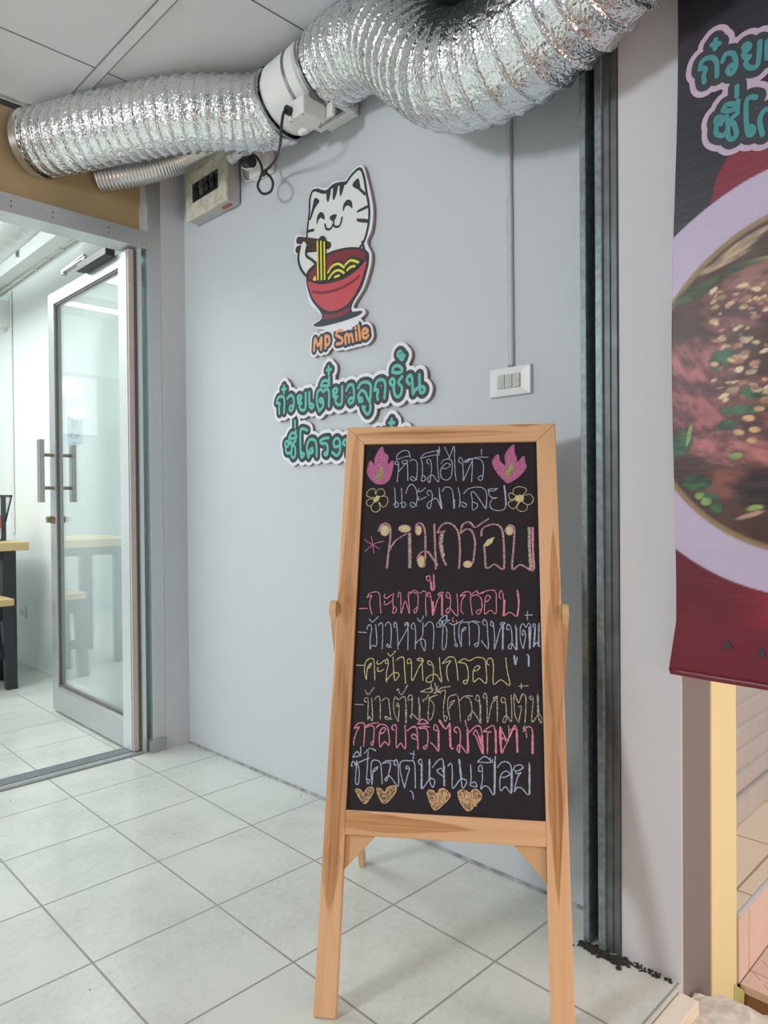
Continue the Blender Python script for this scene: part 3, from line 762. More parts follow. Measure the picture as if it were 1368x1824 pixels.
link('duct_skin', T_(A_path, foilrad(0.112, tie=FA), 128, 0.0024, caps=False), M['foil'], dA, smooth=True)
bm = bmesh.new()
n0 = (A_path[1]-A_path[0]).normalized()
sweep(bm, [A_path[0]+n0*0.001, A_path[0]+n0*0.03], lambda s, a, p: 0.116, 96, 0.003, False)
link('wall_collar', bm, M['alu_flex'], dA, smooth=True)
fan = thing('inline_fan', 'white round inline duct fan with steel clamps between the two foil ducts', 'fan', (FA+FB)/2)
bm = bmesh.new()
L = (FB-FA).length
def fanr(s, a, p):
    if s < 0.012: return 0.101
    if s > L-0.014: return 0.101
    return 0.1085
sweep(bm, [FA+fd*0.001, FB-fd*0.001], fanr, 96, 0.004, True)
link('fan_body', bm, M['fan_white'], fan, smooth=True)
for t, r in ((-0.006, 0.1125), (L*0.66, 0.1105), (L+0.004, 0.1125)):
    bm = bmesh.new(); c = FA+fd*t; sweep(bm, [c-fd*0.005, c+fd*0.005], r, 96, 0.005, False)
    for f in list(bm.faces): pass
    sd = Vector((-0.5, 0, -0.86)).normalized(); sd = (sd-fd*sd.dot(fd)).normalized()
    obox(bm, c+sd*(r-0.001)-fd*0.006-sd.cross(fd)*0.012, fd*0.012, sd.cross(fd)*0.024, sd*0.008)
    link('clamp_band', bm, M['clamp'], fan, smooth=False)
# terminal box under the fan and wall bracket
bm = bmesh.new(); box(bm, (1.268, 1.603, 2.088), (1.352, 1.676, 2.140), bev=0.004)
tbx = link('terminal_box', bm, M['fan_white'], fan)
for sx, sy in ((1.277, 1.615), (1.343, 1.615), (1.277, 1.671), (1.343, 1.671)):
    bm = bmesh.new(); cyl(bm, (sx, sy, 2.0882), (sx, sy, 2.0870), 0.0033, 10); link('screw', bm, M['alu_dull'], tbx)
bm = bmesh.new()
box(bm, (1.424, 1.573, 2.140), (1.443, 1.735, 2.150)); box(bm, (1.352, 1.573, 2.140), (1.425, 1.592, 2.150)); box(bm, (1.352, 1.715, 2.140), (1.425, 1.735, 2.150))
box(bm, (1.352, 1.573, 2.100), (1.362, 1.735, 2.150)); box(bm, (1.438, 1.590, 2.148), (wx(1.66)-0.0005, 1.72, 2.190))
link('wall_bracket', bm, M['fan_white'], fan)
q = FB+fd*0.004
B_path = [FB+fd*0.004, FB+fd*0.05, Vector((1.354, 1.46, 2.242)), Vector((1.352, 1.40, 2.224)), Vector((1.347, 1.335, 2.196))]
dB = thing('foil_duct', 'short silver foil duct just right of the white fan', 'duct', B_path[2])
link('duct_skin', T_(B_path, foilrad(0.117, seed=9.0, tie=FB), 128, 0.0024, caps=False), M['foil'], dB, smooth=True)
C_path = [Vector((1.347, 1.335, 2.196)), Vector((1.340, 1.30, 2.172)), Vector((1.318, 1.21, 2.088)), Vector((1.286, 1.075, 1.975)), Vector((1.268, 0.94, 1.934)), Vector((1.252, 0.82, 1.930)), Vector((1.236, 0.71, 1.950)), Vector((1.205, 0.56, 1.990)), Vector((1.16, 0.36, 2.05)), Vector((1.10, 0.12, 2.12))]
dC = thing('foil_duct', 'large silver foil duct elbow sagging under the shutter housing at the top right', 'duct', C_path[3])
link('duct_skin', T_(C_path, foilrad(0.124, pitch=0.047, seed=21.0), 136, 0.0025, caps=False), M['foil'], dC, smooth=True)
# smaller bare duct behind
S_path = [Vector((1.105, 2.618, 2.185)), Vector((1.16, 2.555, 2.195)), Vector((1.25, 2.49, 2.225)), Vector((1.33, 2.42, 2.262)), Vector((1.38, 2.30, 2.285)), Vector((1.40, 2.15, 2.29))]
sdn = thing('flexible_duct', 'small bare aluminium flexible duct behind the long foil duct', 'duct', S_path[1])
link('duct_skin', T_(S_path, ribbed(0.050, 0.012, 0.0028), 48, 0.003), M['alu_flex'], sdn, smooth=True)

# ================================================================== ELECTRICAL THINGS ON THE GREY WALL
bx = thing('breaker_box', 'yellowed old breaker box with dark switch window high in the wall corner', 'breaker box', (1.42, 2.35, 2.06))
by0, by1, bz0, bz1, bxf = 2.205, 2.485, 2.062, 2.262, 1.386
bm = bmesh.new(); box(bm, (bxf+0.012, by0, bz0), (wx(2.35)-0.001, by1, bz1), bev=0.004); link('box_body', bm, M['box_side'], bx)
bm = bmesh.new(); box(bm, (bxf, by0-0.003, bz0-0.003), (bxf+0.014, by1+0.003, bz1+0.003), bev=0.005); link('front_cover', bm, M['yellowed'], bx)
Fp = Plane2(Vector((bxf-0.0005, 2.3, 0)), Vector((0, -1, 0)), Vector((0, 0, 1)))
q4 = [hit(310+x/5.067, 220+y/5.067, 0, bxf) for x, y in ((168, 580), (395, 432), (397, 585), (175, 700))]
ys = [p.y for p in q4]; zs = [p.z for p in q4]
wy1, wy0 = max(ys), min(ys); wz0, wz1 = bz0+0.055, bz0+0.125
link('switch_window', B((bxf-0.001, wy0, wz0), (bxf+0.002, wy1, wz1)), M['black'], bx, label='dark window of breakers')
for k in range(4):
    y = wy1-0.02-(wy1-wy0-0.03)*k/4
    bm = bmesh.new(); box(bm, (bxf-0.010, y-0.028, wz0+0.010), (bxf-0.001, y-0.004, wz1-0.010), bev=0.002); box(bm, (bxf-0.016, y-0.022, wz0+0.030), (bxf-0.010, y-0.010, wz0+0.042))
    link('breaker_switch', bm, M['black'] if k != 1 else simple('grey_breaker', (0.12, 0.10, 0.10), 0.4), bx)
bm = bmesh.new(); box(bm, (bxf+0.030, by0+0.02, bz0-0.0045), (bxf+0.042, by0+0.07, bz0-0.0005)); link('red_mark', bm, M['red_mark'], bx, label='red rusty mark under the box')
cp = thing('conduit_elbow', 'white plastic conduit elbow leaving the top right of the breaker box', 'conduit', onwall(432, 262, 0.04))
link('pipe', T_([onwall(408, 285, 0.045), onwall(422, 276, 0.045), onwall(434, 262, 0.045), onwall(437, 235, 0.04)], 0.016, 14, 0.006), M['white_plastic'], cp)
bm = bmesh.new(); cyl(bm, onwall(411, 283, 0.045), onwall(418, 278, 0.045), 0.020, 16); link('collar', bm, M['white_plastic'], cp)
sk = thing('power_socket', 'white surface power socket on the wall beside the breaker box', 'socket', onwall(470, 290))
a = onwall(472, 305, 0); 
bm = bmesh.new(); obox(bm, onwall(458, 325)+WN*0.002, WU*0.105, Vector((0, 0, 0.095)), WN*0.035, bev=0.004); link('back_box', bm, M['white_plastic'], sk)
bm = bmesh.new(); obox(bm, onwall(458, 322)+WN*0.037+Vector((0, 0, 0.02)), WU*0.075, Vector((0, 0, 0.075)), WN*0.030, bev=0.004); link('socket_block', bm, M['white_plastic'], sk)
pl_ = onwall(440, 290, 0.075)
pc = thing('fan_cable', 'black fan cable with round plug and a small loop hanging from the fan box', 'cable', pl_)
bm = bmesh.new(); cyl(bm, pl_+Vector((0, 0.012, 0.006)), pl_+Vector((0.0, -0.030, -0.006)), 0.019, 20); cyl(bm, pl_+Vector((0, 0.026, 0.008)), pl_+Vector((0, 0.012, 0.006)), 0.012, 16)
link('plug', bm, M['black'], pc)
cable = [pl_+Vector((0, -0.01, 0.012))] + [onwall(x, y, 0.085) for x, y in ((452, 276), (462, 287), (467, 303), (463, 318), (459, 332), (468, 345), (482, 341), (486, 325), (478, 311), (468, 308))] + [onwall(482, 296, 0.09)]+[hit(x, y, 0, xx) for x, y, xx in ((493, 280, 1.34), (499, 258, 1.285), (501, 232, 1.245), (503, 211, 1.232))]
c_end = Vector((1.268, 1.664, 2.112)); e = Vector((1, 0, 0))
cable += [c_end-e*0.020+Vector((0, 0, -0.004)), c_end-e*0.008]
link('wire', T_(cable, 0.0042, 10, 0.006), M['black'], pc, smooth=True)
bm = bmesh.new(); cyl(bm, c_end-e*0.016, c_end+e*0.002, 0.013, 16); link('cable_gland', bm, M['black'], pc)
bm = bmesh.new(); q = onwall(470, 308, 0.085); obox(bm, q-WU*0.012-Vector((0, 0, 0.009))-WN*0.006, WU*0.026, Vector((0, 0, 0.018)), WN*0.012, bev=0.003); link('cable_tie', bm, M['black'], pc)
wc_ = thing('wall_cable', 'thin white cable clipped across the wall corner left of the breaker box', 'cable', onwall(300, 292, 0))
yq = 2.594
link('wire', T_([hit(272, 286, 1, yq), hit(290, 290, 1, yq), hit(312, 292, 1, yq), onwall(336, 300, 0.02), onwall(345, 303, 0.03)], 0.004, 8, 0.01), M['cable_paint'], wc_)
lc = thing('socket_cable', 'short white cable curling below the power socket', 'cable', onwall(440, 320))
link('wire', T_([onwall(430, 298, 0.006), onwall(432, 310, 0.006), onwall(438, 322, 0.006), onwall(450, 320, 0.006), onwall(458, 312, 0.006)], 0.0035, 8, 0.005), M['white_plastic'], lc)
# painted cable to the light switch
pcb = thing('painted_conduit', 'twin cables painted over with wall paint running down to the light switch', 'cable', onwall(911, 640))
top = onwall(906, 140, 0); bot = onwall(911, 652, 0)
for k, (dd, r) in enumerate(((-0.0055, 0.0042), (0.004, 0.0065))):
    pts = []
    for i in range(14):
        t = i/13; p = top.lerp(bot, t); pts.append(p+WU*(dd+0.0012*noise.noise(Vector((t*9, k*5, 0))))+WN*r*0.6)
    link('cable', T_(pts, lambda s, a, p, r=r: r*(1+0.12*noise.noise(Vector((s*30, r*900, 0)))), 12, 0.01), M['cable_paint'], pcb, smooth=True)
sw = thing('light_switch', 'white three-rocker light switch plate with protective film on the grey wall', 'switch', onwall(911, 705))
tl, br_ = onwall(876, 661, 0), onwall(946, 700, 0)
cen = onwall(911.5, 680, 0)
wS, hS = 0.122, 0.072
bm = bmesh.new()
O = cen-WU*wS/2-Vector((0, 0, hS/2))
def q_(u, v, d): return cen+WU*u+Vector((0, 0, v))+WN*d
r0 = [(-wS/2, -hS/2), (wS/2, -hS/2), (wS/2, hS/2), (-wS/2, hS/2)]
lv = [(1.0, 0.0005), (1.0, 0.007), (0.97, 0.010), (0.60, 0.0125), (0.58, 0.0125)]
rings = [[bm.verts.new(q_(u*s if k != 99 else u, v*(s if s > 0.9 else s), d)) for u, v in r0] for k, (s, d) in enumerate(lv)]
for a_, b_ in zip(rings, rings[1:]):
    for k in range(4): bm.faces.new((a_[k], a_[(k+1) % 4], b_[(k+1) % 4], b_[k]))
bm.faces.new(rings[-1])
bmesh.ops.recalc_face_normals(bm, faces=bm.faces)
link('switch_plate', bm, M['white_plastic'], sw)
for k in range(3):
    bm = bmesh.new(); u0 = -0.0335+k*0.0225
    obox(bm, q_(u0, -0.0175, 0.012), WU*0.0215, Vector((0, 0, 0.035)), WN*0.004, bev=0.001)
    link('rocker', bm, M['grey_rocker'], sw)

# ================================================================== SIGNS ON THE WALL
SX, SY, SS = 485, 600, 4.56
line1 = [
 [(62, 540), (75, 500), (105, 488), (125, 515), (122, 618)], [(65, 540), (88, 548), (82, 580), (84, 626)],
 [(122, 402), (122, 462)], [(107, 430), (138, 426)],
 [(150, 505), (175, 478), (200, 500), (200, 570), (180, 605), (166, 585), (180, 562), (198, 575)],
 [(245, 515), (232, 500), (248, 480), (264, 492), (255, 515), (238, 520), (240, 540), (265, 542), (248, 562), (256, 592), (280, 600), (297, 575), (299, 460)],
 [(328, 455), (330, 550), (345, 585), (362, 567), (350, 548), (332, 555)],
 [(410, 605), (390, 540), (394, 460), (420, 430), (442, 448), (465, 430), (488, 450), (488, 565)], [(410, 605), (440, 565), (438, 515), (420, 505), (412, 525), (432, 540)],
 [(422, 400), (440, 365), (475, 362), (487, 398), (422, 402)], [(489, 335), (489, 398)], [(486, 247), (486, 310)], [(470, 276), (505, 270)],
 [(540, 462), (520, 450), (532, 425), (553, 428), (548, 458), (525, 470), (528, 492), (555, 490), (540, 512), (548, 545), (575, 556), (592, 530), (595, 408)],
 [(628, 440), (650, 398), (682, 400), (692, 470), (685, 525), (660, 545), (647, 522), (668, 500), (690, 512)],
 [(725, 420), (748, 382), (795, 372), (826, 398), (826, 470), (818, 532)], [(735, 530), (727, 480), (752, 440), (782, 455), (800, 500), (820, 532)], [(735, 530), (758, 525), (750, 500), (735, 505)],
 [(762, 572), (772, 600), (800, 632), (822, 605), (824, 558)], [(762, 572), (780, 575)],
 [(858, 440), (875, 370), (920, 352), (945, 390), (938, 500)], [(860, 430), (885, 440), (880, 480), (884, 512)],
 [(1000, 398), (982, 375), (998, 345), (1020, 362), (1014, 420), (1025, 475), (1048, 492), (1072, 470), (1080, 415), (1052, 375), (1082, 328)],
 [(1003, 290), (1010, 255), (1045, 238), (1080, 262), (1075, 288), (1040, 298), (1003, 290)],
 [(1066, 172), (1045, 150), (1060, 125), (1084, 138), (1072, 165), (1066, 180), (1085, 190), (1100, 158)],
 [(1140, 388), (1120, 360), (1135, 322), (1158, 325), (1165, 380), (1170, 468)], [(1170, 468), (1195, 430), (1240, 408), (1266, 430), (1250, 458), (1226, 440), (1222, 312)]]
line2 = [
 [(205, 685), (206, 735)], [(158, 820), (178, 785), (208, 788), (213, 822), (158, 826)], [(212, 765), (212, 822)],
 [(148, 892), (127, 888), (128, 858), (150, 850), (154, 880), (170, 852), (180, 900), (176, 955), (190, 985), (208, 960), (205, 900), (190, 872), (212, 845)], [(132, 895), (135, 940), (165, 945), (178, 925)],
 [(305, 760), (265, 748), (250, 775), (252, 940), (262, 980), (280, 955), (255, 942)],
 [(315, 980), (302, 900), (320, 845), (355, 835), (378, 870), (382, 970)], [(318, 975), (325, 930), (345, 905), (350, 938), (330, 945)],
 [(478, 822), (440, 828), (412, 848), (425, 868), (460, 870), (472, 910), (465, 960), (445, 952), (468, 930)],
 [(560, 888), (530, 895), (520, 855), (545, 825), (570, 850), (570, 930), (545, 965), (510, 940)],
 [(610, 880), (595, 865), (610, 840), (630, 850), (632, 960), (650, 910), (690, 850), (660, 840), (690, 850), (692, 960)],
 [(740, 850), (722, 840), (735, 815), (755, 825), (752, 930), (735, 950), (730, 930), (755, 925), (805, 945), (805, 810)], [(750, 985), (758, 1010), (790, 1040), (805, 1010), (806, 975)],
 [(870, 930), (850, 870), (855, 800), (880, 770), (900, 790), (925, 768), (948, 790), (950, 910)], [(870, 930), (895, 900), (895, 850), (878, 845)],
 [(992, 672), (990, 730)], [(972, 702), (1012, 700)], [(950, 960), (955, 1000)],
 [(1020, 850), (1000, 820), (1015, 785), (1040, 790), (1045, 840), (1050, 925)], [(1050, 925), (1075, 890), (1120, 870), (1146, 892), (1130, 920), (1106, 900), (1102, 772)]]
def text_sign(strokes, label, ox, oy, sc, mat, hw, hwk, hww, z0=0.004, th=0.006, n_first=0):
    uvs = crop(wallpl, ox, oy, sc, strokes)
    us = [p[0] for s in uvs for p in s]; vs = [p[1] for s in uvs for p in s]
    root = thing('wall_sign', label, 'sign', wallpl.pt(((min(us)+max(us))/2, min(vs))), 'lettered foam signs on the grey wall')
    bm = bmesh.new(); flat_strokes(bm, wallpl, uvs, hww, z0, z0+th, 0.008, 24); link('backing', bm, [M['foam'], M['foam_edge']], root)
    bm = bmesh.new(); flat_strokes(bm, wallpl, uvs, hwk, z0+th, z0+th+0.0007, 0.006, 20); link('dark_outline', bm, M['ink'], root)
    for part in (uvs[:n_first], uvs[n_first:]) if n_first else (uvs,):
        bm = bmesh.new(); flat_strokes(bm, wallpl, part, hw, z0+th, z0+th+0.0013, 0.0025, 16); link('lettering', bm, mat, root)
    return root
text_sign(line1, 'upper foam sign of teal Thai letters with black and white outline', SX, SY, SS, M['teal'], 0.0050, 0.0165, 0.0275, 0.007)
text_sign(line2, 'lower foam sign of teal Thai letters half hidden behind the chalkboard', SX, SY, SS, M['teal'], 0.0050, 0.0165, 0.0275, 0.004)
CX, CY, CS = 480, 280, 4.275
name = [[(365, 1478), (372, 1388), (397, 1440), (422, 1380), (418, 1468)], [(452, 1370), (452, 1458)], [(452, 1368), (478, 1375), (480, 1420), (455, 1440)],
        [(578, 1328), (548, 1330), (535, 1360), (575, 1385), (578, 1418), (538, 1428)], [(606, 1424), (603, 1365), (624, 1358), (633, 1414)], [(631, 1370), (650, 1354), (662, 1408)],
        [(684, 1340), (690, 1398)], [(680, 1306), (682, 1310)], [(704, 1290), (716, 1394)], [(736, 1352), (774, 1335), (758, 1312), (735, 1328), (738, 1372), (758, 1384), (778, 1364)]]
text_sign(name, 'small foam sign of orange Latin letters under the noodle bowl', CX, CY, CS, M['orange'], 0.0050, 0.0140, 0.0215, 0.007, n_first=3)

cat = thing('cat_sign', 'cut-out foam sign of a smiling white cat eating noodles from a red bowl', 'sign', onwall(610, 590))
CB, CT = 0.006, 0.014
def cpoly(pts): return [wallpl.uv(CX+x/CS, CY+y/CS) for x, y in pts]
def cpart(name, mat, polys=(), strokes=(), lvl=1, smooth=0.006):
    d1 = CT+0.0005*lvl; bm = bmesh.new()
    for p in polys: flat_poly(bm, wallpl, cpoly(p), CT, d1, smooth)
    for hw, sts in strokes: flat_strokes(bm, wallpl, crop(wallpl, CX, CY, CS, sts), hw, d1-0.0002, d1, 0.004, 14)
    return link(name, bm, mat, cat)
bm = bmesh.new()
flat_poly(bm, wallpl, cpoly([(715, 72), (745, 90), (765, 160), (792, 270), (814, 410), (802, 560), (768, 655), (802, 745), (792, 850), (745, 1000), (665, 1145), (738, 1158), (755, 1195), (705, 1250), (700, 1275), (600, 1330), (520, 1330), (430, 1318), (365, 1302), (357, 1270), (415, 1235), (408, 1200), (330, 1120), (304, 1000), (300, 930), (245, 850), (230, 755), (210, 735), (212, 690), (220, 615), (250, 597), (300, 600), (316, 480), (328, 330), (348, 250), (400, 235), (455, 245), (520, 195), (600, 180), (660, 110)]), CB, CT, 0.006)
link('backing', bm, [M['foam'], M['foam_edge']], cat)
cpart('cat_head', M['face'], [[(312, 640), (318, 540), (330, 430), (337, 330), (357, 272), (390, 264), (455, 278), (520, 228), (610, 212), (660, 142), (715, 104), (745, 162), (765, 282), (785, 400), (780, 520), (752, 640), (712, 705), (600, 720), (480, 760), (390, 830), (330, 900), (300, 900), (262, 830), (250, 760), (275, 680)]], lvl=1)
k_ = 0.0042
cpart('cat_outline', M['ink'],
      [[(372, 322), (406, 345), (372, 400), (345, 470), (355, 385)], [(700, 173), (714, 215), (716, 262), (658, 226)],
       [(465, 272), (492, 262), (486, 312), (472, 354), (460, 322)], [(515, 234), (546, 228), (536, 292), (515, 338), (508, 312)], [(565, 217), (597, 210), (582, 277), (566, 308), (560, 272)],
       [(387, 522), (390, 462), (415, 428), (440, 442), (446, 486), (420, 472), (402, 484)], [(587, 424), (590, 370), (622, 334), (652, 350), (656, 400), (632, 380), (605, 386)],
       [(484, 470), (505, 450), (538, 446), (528, 480), (506, 498)], [(690, 434), (700, 415), (735, 395), (776, 376), (776, 396), (735, 416)],
       [(690, 482), (705, 478), (776, 484), (776, 510), (700, 502)]],
      [(k_, [[(310, 640), (317, 540), (330, 430), (335, 330), (355, 270), (390, 262)], [(610, 208), (660, 140), (715, 100), (745, 160), (765, 280), (785, 400), (780, 520), (750, 640), (710, 705)], [(733, 655), (748, 715)],
             [(715, 256), (752, 292)], [(360, 395), (337, 480)]]),
       (0.0055, [[(390, 262), (455, 276), (520, 226), (610, 208)]]), (0.0036, [[(450, 522), (460, 556), (490, 556), (512, 520), (516, 500)], [(512, 522), (530, 540), (562, 530), (580, 470)]]), (0.0045, [[(322, 574), (362, 564)]])], lvl=2)
cpart('chopsticks_outline', M['ink'], (), [(0.0115, [[(248, 642), (360, 655), (478, 682)], [(242, 712), (320, 708), (400, 700)]])], lvl=3)
cpart('chopsticks', M['chop'], (), [(0.0060, [[(248, 640), (360, 655), (478, 680)], [(242, 712), (320, 708), (400, 702)]])], lvl=4)
cpart('paw', M['face'], [[(290, 652), (312, 685), (308, 755), (335, 770), (372, 820), (318, 900), (275, 845), (258, 775), (270, 690)]], lvl=5)
for p_ in ([(262, 690), (248, 780), (268, 860), (314, 918)], [(315, 690), (308, 755), (350, 790), (378, 815)]): cpart('paw_outline', M['ink'], (), [(k_, [p_])], lvl=6)
cpart('bowl_outline', M['ink'], [[(310, 935), (318, 880), (375, 820), (465, 745), (575, 706), (690, 696), (770, 725), (783, 780), (770, 865), (728, 1000), (658, 1120), (655, 1182), (722, 1178), (732, 1186), (700, 1212), (600, 1250), (450, 1290), (380, 1296), (366, 1282), (425, 1240), (420, 1190), (350, 1095), (318, 1000)]], lvl=6)
cpart('bowl_inside', M['dkred'], [[(330, 932), (340, 890), (395, 828), (485, 756), (580, 722), (690, 712), (752, 734), (758, 766), (698, 842), (590, 908), (470, 945), (370, 948)], [(438, 1205), (530, 1200), (635, 1155), (638, 1185), (570, 1222), (445, 1240)]], lvl=7)
cpart('bowl_front', M['red'], [[(328, 955), (400, 975), (482, 970), (600, 937), (702, 868), (768, 800), (756, 868), (716, 990), (645, 1105), (578, 1160), (500, 1180), (435, 1158), (366, 1085), (332, 1000)]], lvl=8, smooth=0.004)
cpart('bowl_band', M['dkred'], (), [(0.0042, [[(362, 1034), (450, 1040), (560, 1012), (650, 967), (716, 914)]])], lvl=9)
cpart('noodle_outline', M['ink'], [[(468, 905), (515, 822), (560, 798), (606, 810), (650, 768), (715, 776), (732, 818), (640, 888), (560, 922), (475, 945)]], [(0.0195, [[(430, 658), (430, 925)]])], lvl=10)
cpart('noodles', M['yellow'], [[(365, 945), (382, 912), (388, 948)]], [(0.0038, [[(400, 655), (404, 940)], [(426, 655), (430, 940)], [(452, 660), (455, 938)], [(480, 890), (512, 842), (560, 824), (602, 850)], [(486, 934), (522, 888), (562, 872), (602, 892)], [(532, 924), (565, 912)], [(612, 832), (652, 798), (712, 812)], [(626, 872), (656, 846), (684, 842)]])], lvl=11)

# ================================================================== A-FRAME CHALKBOARD
E1 = Vector((0.605, -0.796, -0.004)).normalized()
E2 = Vector((0.245, 0.174, 0.954)); E2 = (E2-E1*E1.dot(E2)).normalized()
EN = E1.cross(E2).normalized()          # towards the viewer
if EN.dot(CP-Vector((0.94, 1.07, 0.346))) < 0: EN = -EN
OB = Vector((0.940, 1.070, 0.346))      # lower left corner of the slate
bpl = Plane2(OB, E1, E2)
FR = Matrix((( E1.x, E2.x, EN.x, OB.x), (E1.y, E2.y, EN.y, OB.y), (E1.z, E2.z, EN.z, OB.z), (0, 0, 0, 1)))
VB = -OB.z/E2.z                          # v at floor level
ez = thing('chalkboard_easel', 'wooden A-frame chalkboard with chalk menu standing in front of the grey wall', 'chalkboard', (1.05, 0.98, 0))
WD, HT, SW = 0.3945, 0.7925, 0.0425
def fprism(pts, z0, z1, bev=0.0015):
    bm = bmesh.new(); prism(bm, [Vector((u, v, z1)) for u, v in pts], Vector((0, 0, 1)), z1-z0)
    if bev: bmesh.ops.bevel(bm, geom=list(bm.edges), offset=bev, segments=2, profile=0.5, affect='EDGES')
    return bm
W1 = wood('teak_left_stile', 1, [(-0.017, 0.34, 0.017, 0.42, 0.42), (-0.023, 0.06, 0.027, 0.20, 0.46), (-0.024, -0.10, 0.018, 0.07, 0.40), (-0.020, 0.425, 0.017, 0.045, 0.35), (-0.018, 0.425, 0.006, 0.009, 0.6), (-0.020, -0.088, 0.016, 0.020, 0.45), (-0.019, -0.090, 0.006, 0.008, 0.6)], seed=1.3)
W2 = wood('teak_right_stile', 1, [(0.425, 0.47, 0.008, 0.09, 0.55), (0.421, 0.31, 0.018, 0.13, 0.38), (0.405, 0.17, 0.010, 0.15, 0.36), (0.414, 0.03, 0.011, 0.13, 0.6), (0.428, 0.12, 0.008, 0.10, 0.3)], seed=4.1)
W3 = wood('teak_top_rail', 0, [(0.15, 0.814, 0.17, 0.011, 0.34), (0.13, 0.818, 0.09, 0.004, 0.4), (0.365, 0.832, 0.03, 0.003, 0.6)], seed=7.7)
W4 = wood('teak_bottom_rail', 0, [(0.08, -0.024, 0.15, 0.015, 0.6), (0.02, -0.008, 0.05, 0.006, 0.4)], seed=2.9)
W5 = wood('teak_plain', 1, [], seed=9.2, light=(0.66, 0.42, 0.22))
tF, tB = 0.007, -0.016
link('stile', fprism([(-SW, VB-(-0.0)), (0, VB), (0, HT), (-SW, HT+SW)], tB, tF), W1, ez, M4=FR)
link('stile', fprism([(WD, VB), (WD+SW, VB), (WD+SW, HT+SW), (WD, HT)], tB, tF), W2, ez, M4=FR)
link('top_rail', fprism([(0.0004, HT), (WD-0.0004, HT), (WD+SW-0.0004, HT+SW), (-SW+0.0004, HT+SW)], tB, tF), W3, ez, M4=FR)
link('bottom_rail', fprism([(0.0002, -0.046), (WD-0.0002, -0.046), (WD-0.0002, 0), (0.0002, 0)], tB, tF-0.0005), W4, ez, M4=FR)
br1 = [bpl.uv(*p) for p in ((613, 1484), (668, 1488), (612, 1547))]
link('corner_brace', fprism([(0.0003, -0.0465), (0.062, -0.0465), (0.0003, -0.112)], tB+0.002, -0.004), W5, ez, M4=FR)
link('corner_brace', fprism([(WD-0.062, -0.0465), (WD-0.0003, -0.0465), (WD-0.0003, -0.112)], tB+0.002, -0.004), W5, ez, M4=FR)
sl = link('slate', fprism([(0.0, 0.0), (WD, 0.0), (WD, HT), (0.0, HT)], -0.008, 0.0, 0), M['board'], ez, label='black writing surface', M4=FR)
# rear legs hinged outside the stiles
AW = Vector((-EN.x, -EN.y, 0)).normalized()
for sgn in (-1, 1):
    u0 = -SW-0.0005 if sgn < 0 else WD+SW+0.0005
    hp = bpl.pt((u0, 0.40), -0.004); ft = Vector((hp.x, hp.y, 0))+AW*0.335
    dirv = (hp-ft).normalized(); perp = E1.cross(dirv).normalized()
    Mx = Matrix(((perp.x, dirv.x, E1.x, hp.x), (perp.y, dirv.y, E1.y, hp.y), (perp.z, dirv.z, E1.z, hp.z), (0, 0, 0, 1)))
    Lg = (hp-ft).length; hw = 0.017
    pts = [(-hw, -Lg+0.004), (hw, -Lg+0.004)]+[(hw*math.cos(t*PI/8), 0.014+0.012*math.sin(t*PI/8)) for t in range(9)]
    bm = bmesh.new(); th = 0.013
    z0, z1 = (-th, 0) if sgn < 0 else (0, th)
    prism(bm, [Vector((a, b, z1)) for a, b in pts], Vector((0, 0, 1)), th)
    lg = link('rear_leg', bm, wood('teak_rear_leg_%d' % sgn, 1, [], seed=5.5+sgn, light=(0.72, 0.48, 0.26)), ez, M4=Mx)
    bm = bmesh.new(); cyl(bm, (0, 0, z0-0.001 if sgn < 0 else z1+0.001), (0, 0, z0-0.004 if sgn < 0 else z1+0.004), 0.006, 14)
    k = link('hinge_bolt', bm, M['steel'], None); k.parent = lg
# chalk
def clink(nm, bm, mat, label):
    bm.transform(FR.inverted()); me = bpy.data.meshes.new(nm); me.materials.append(mat); bm.to_mesh(me); bm.free()
    o = bpy.data.objects.new(nm, me); COL.objects.link(o); o.parent = sl; o['label'] = label; return o
CH = 0.00098
def cw(strokes, ox, oy, sc, mat, label, hw=CH, d=0.0005, name='chalk_writing', closed=False):
    bm = bmesh.new(); flat_strokes(bm, bpl, crop(bpl, ox, oy, sc, strokes), hw, d, d, 0.0022, 8, 0.45, closed)
    return clink(name, bm, mat, label)
def cw_add(o, strokes, ox, oy, sc, hw, d=0.0005):
    bm = bmesh.new(); flat_strokes(bm, bpl, crop(bpl, ox, oy, sc, strokes), hw, d, d, 0.0022, 8, 0.45); bm.transform(FR.inverted())
    bm.from_mesh(o.data); bm.to_mesh(o.data); bm.free()
a1 = (640, 780, 4.275)
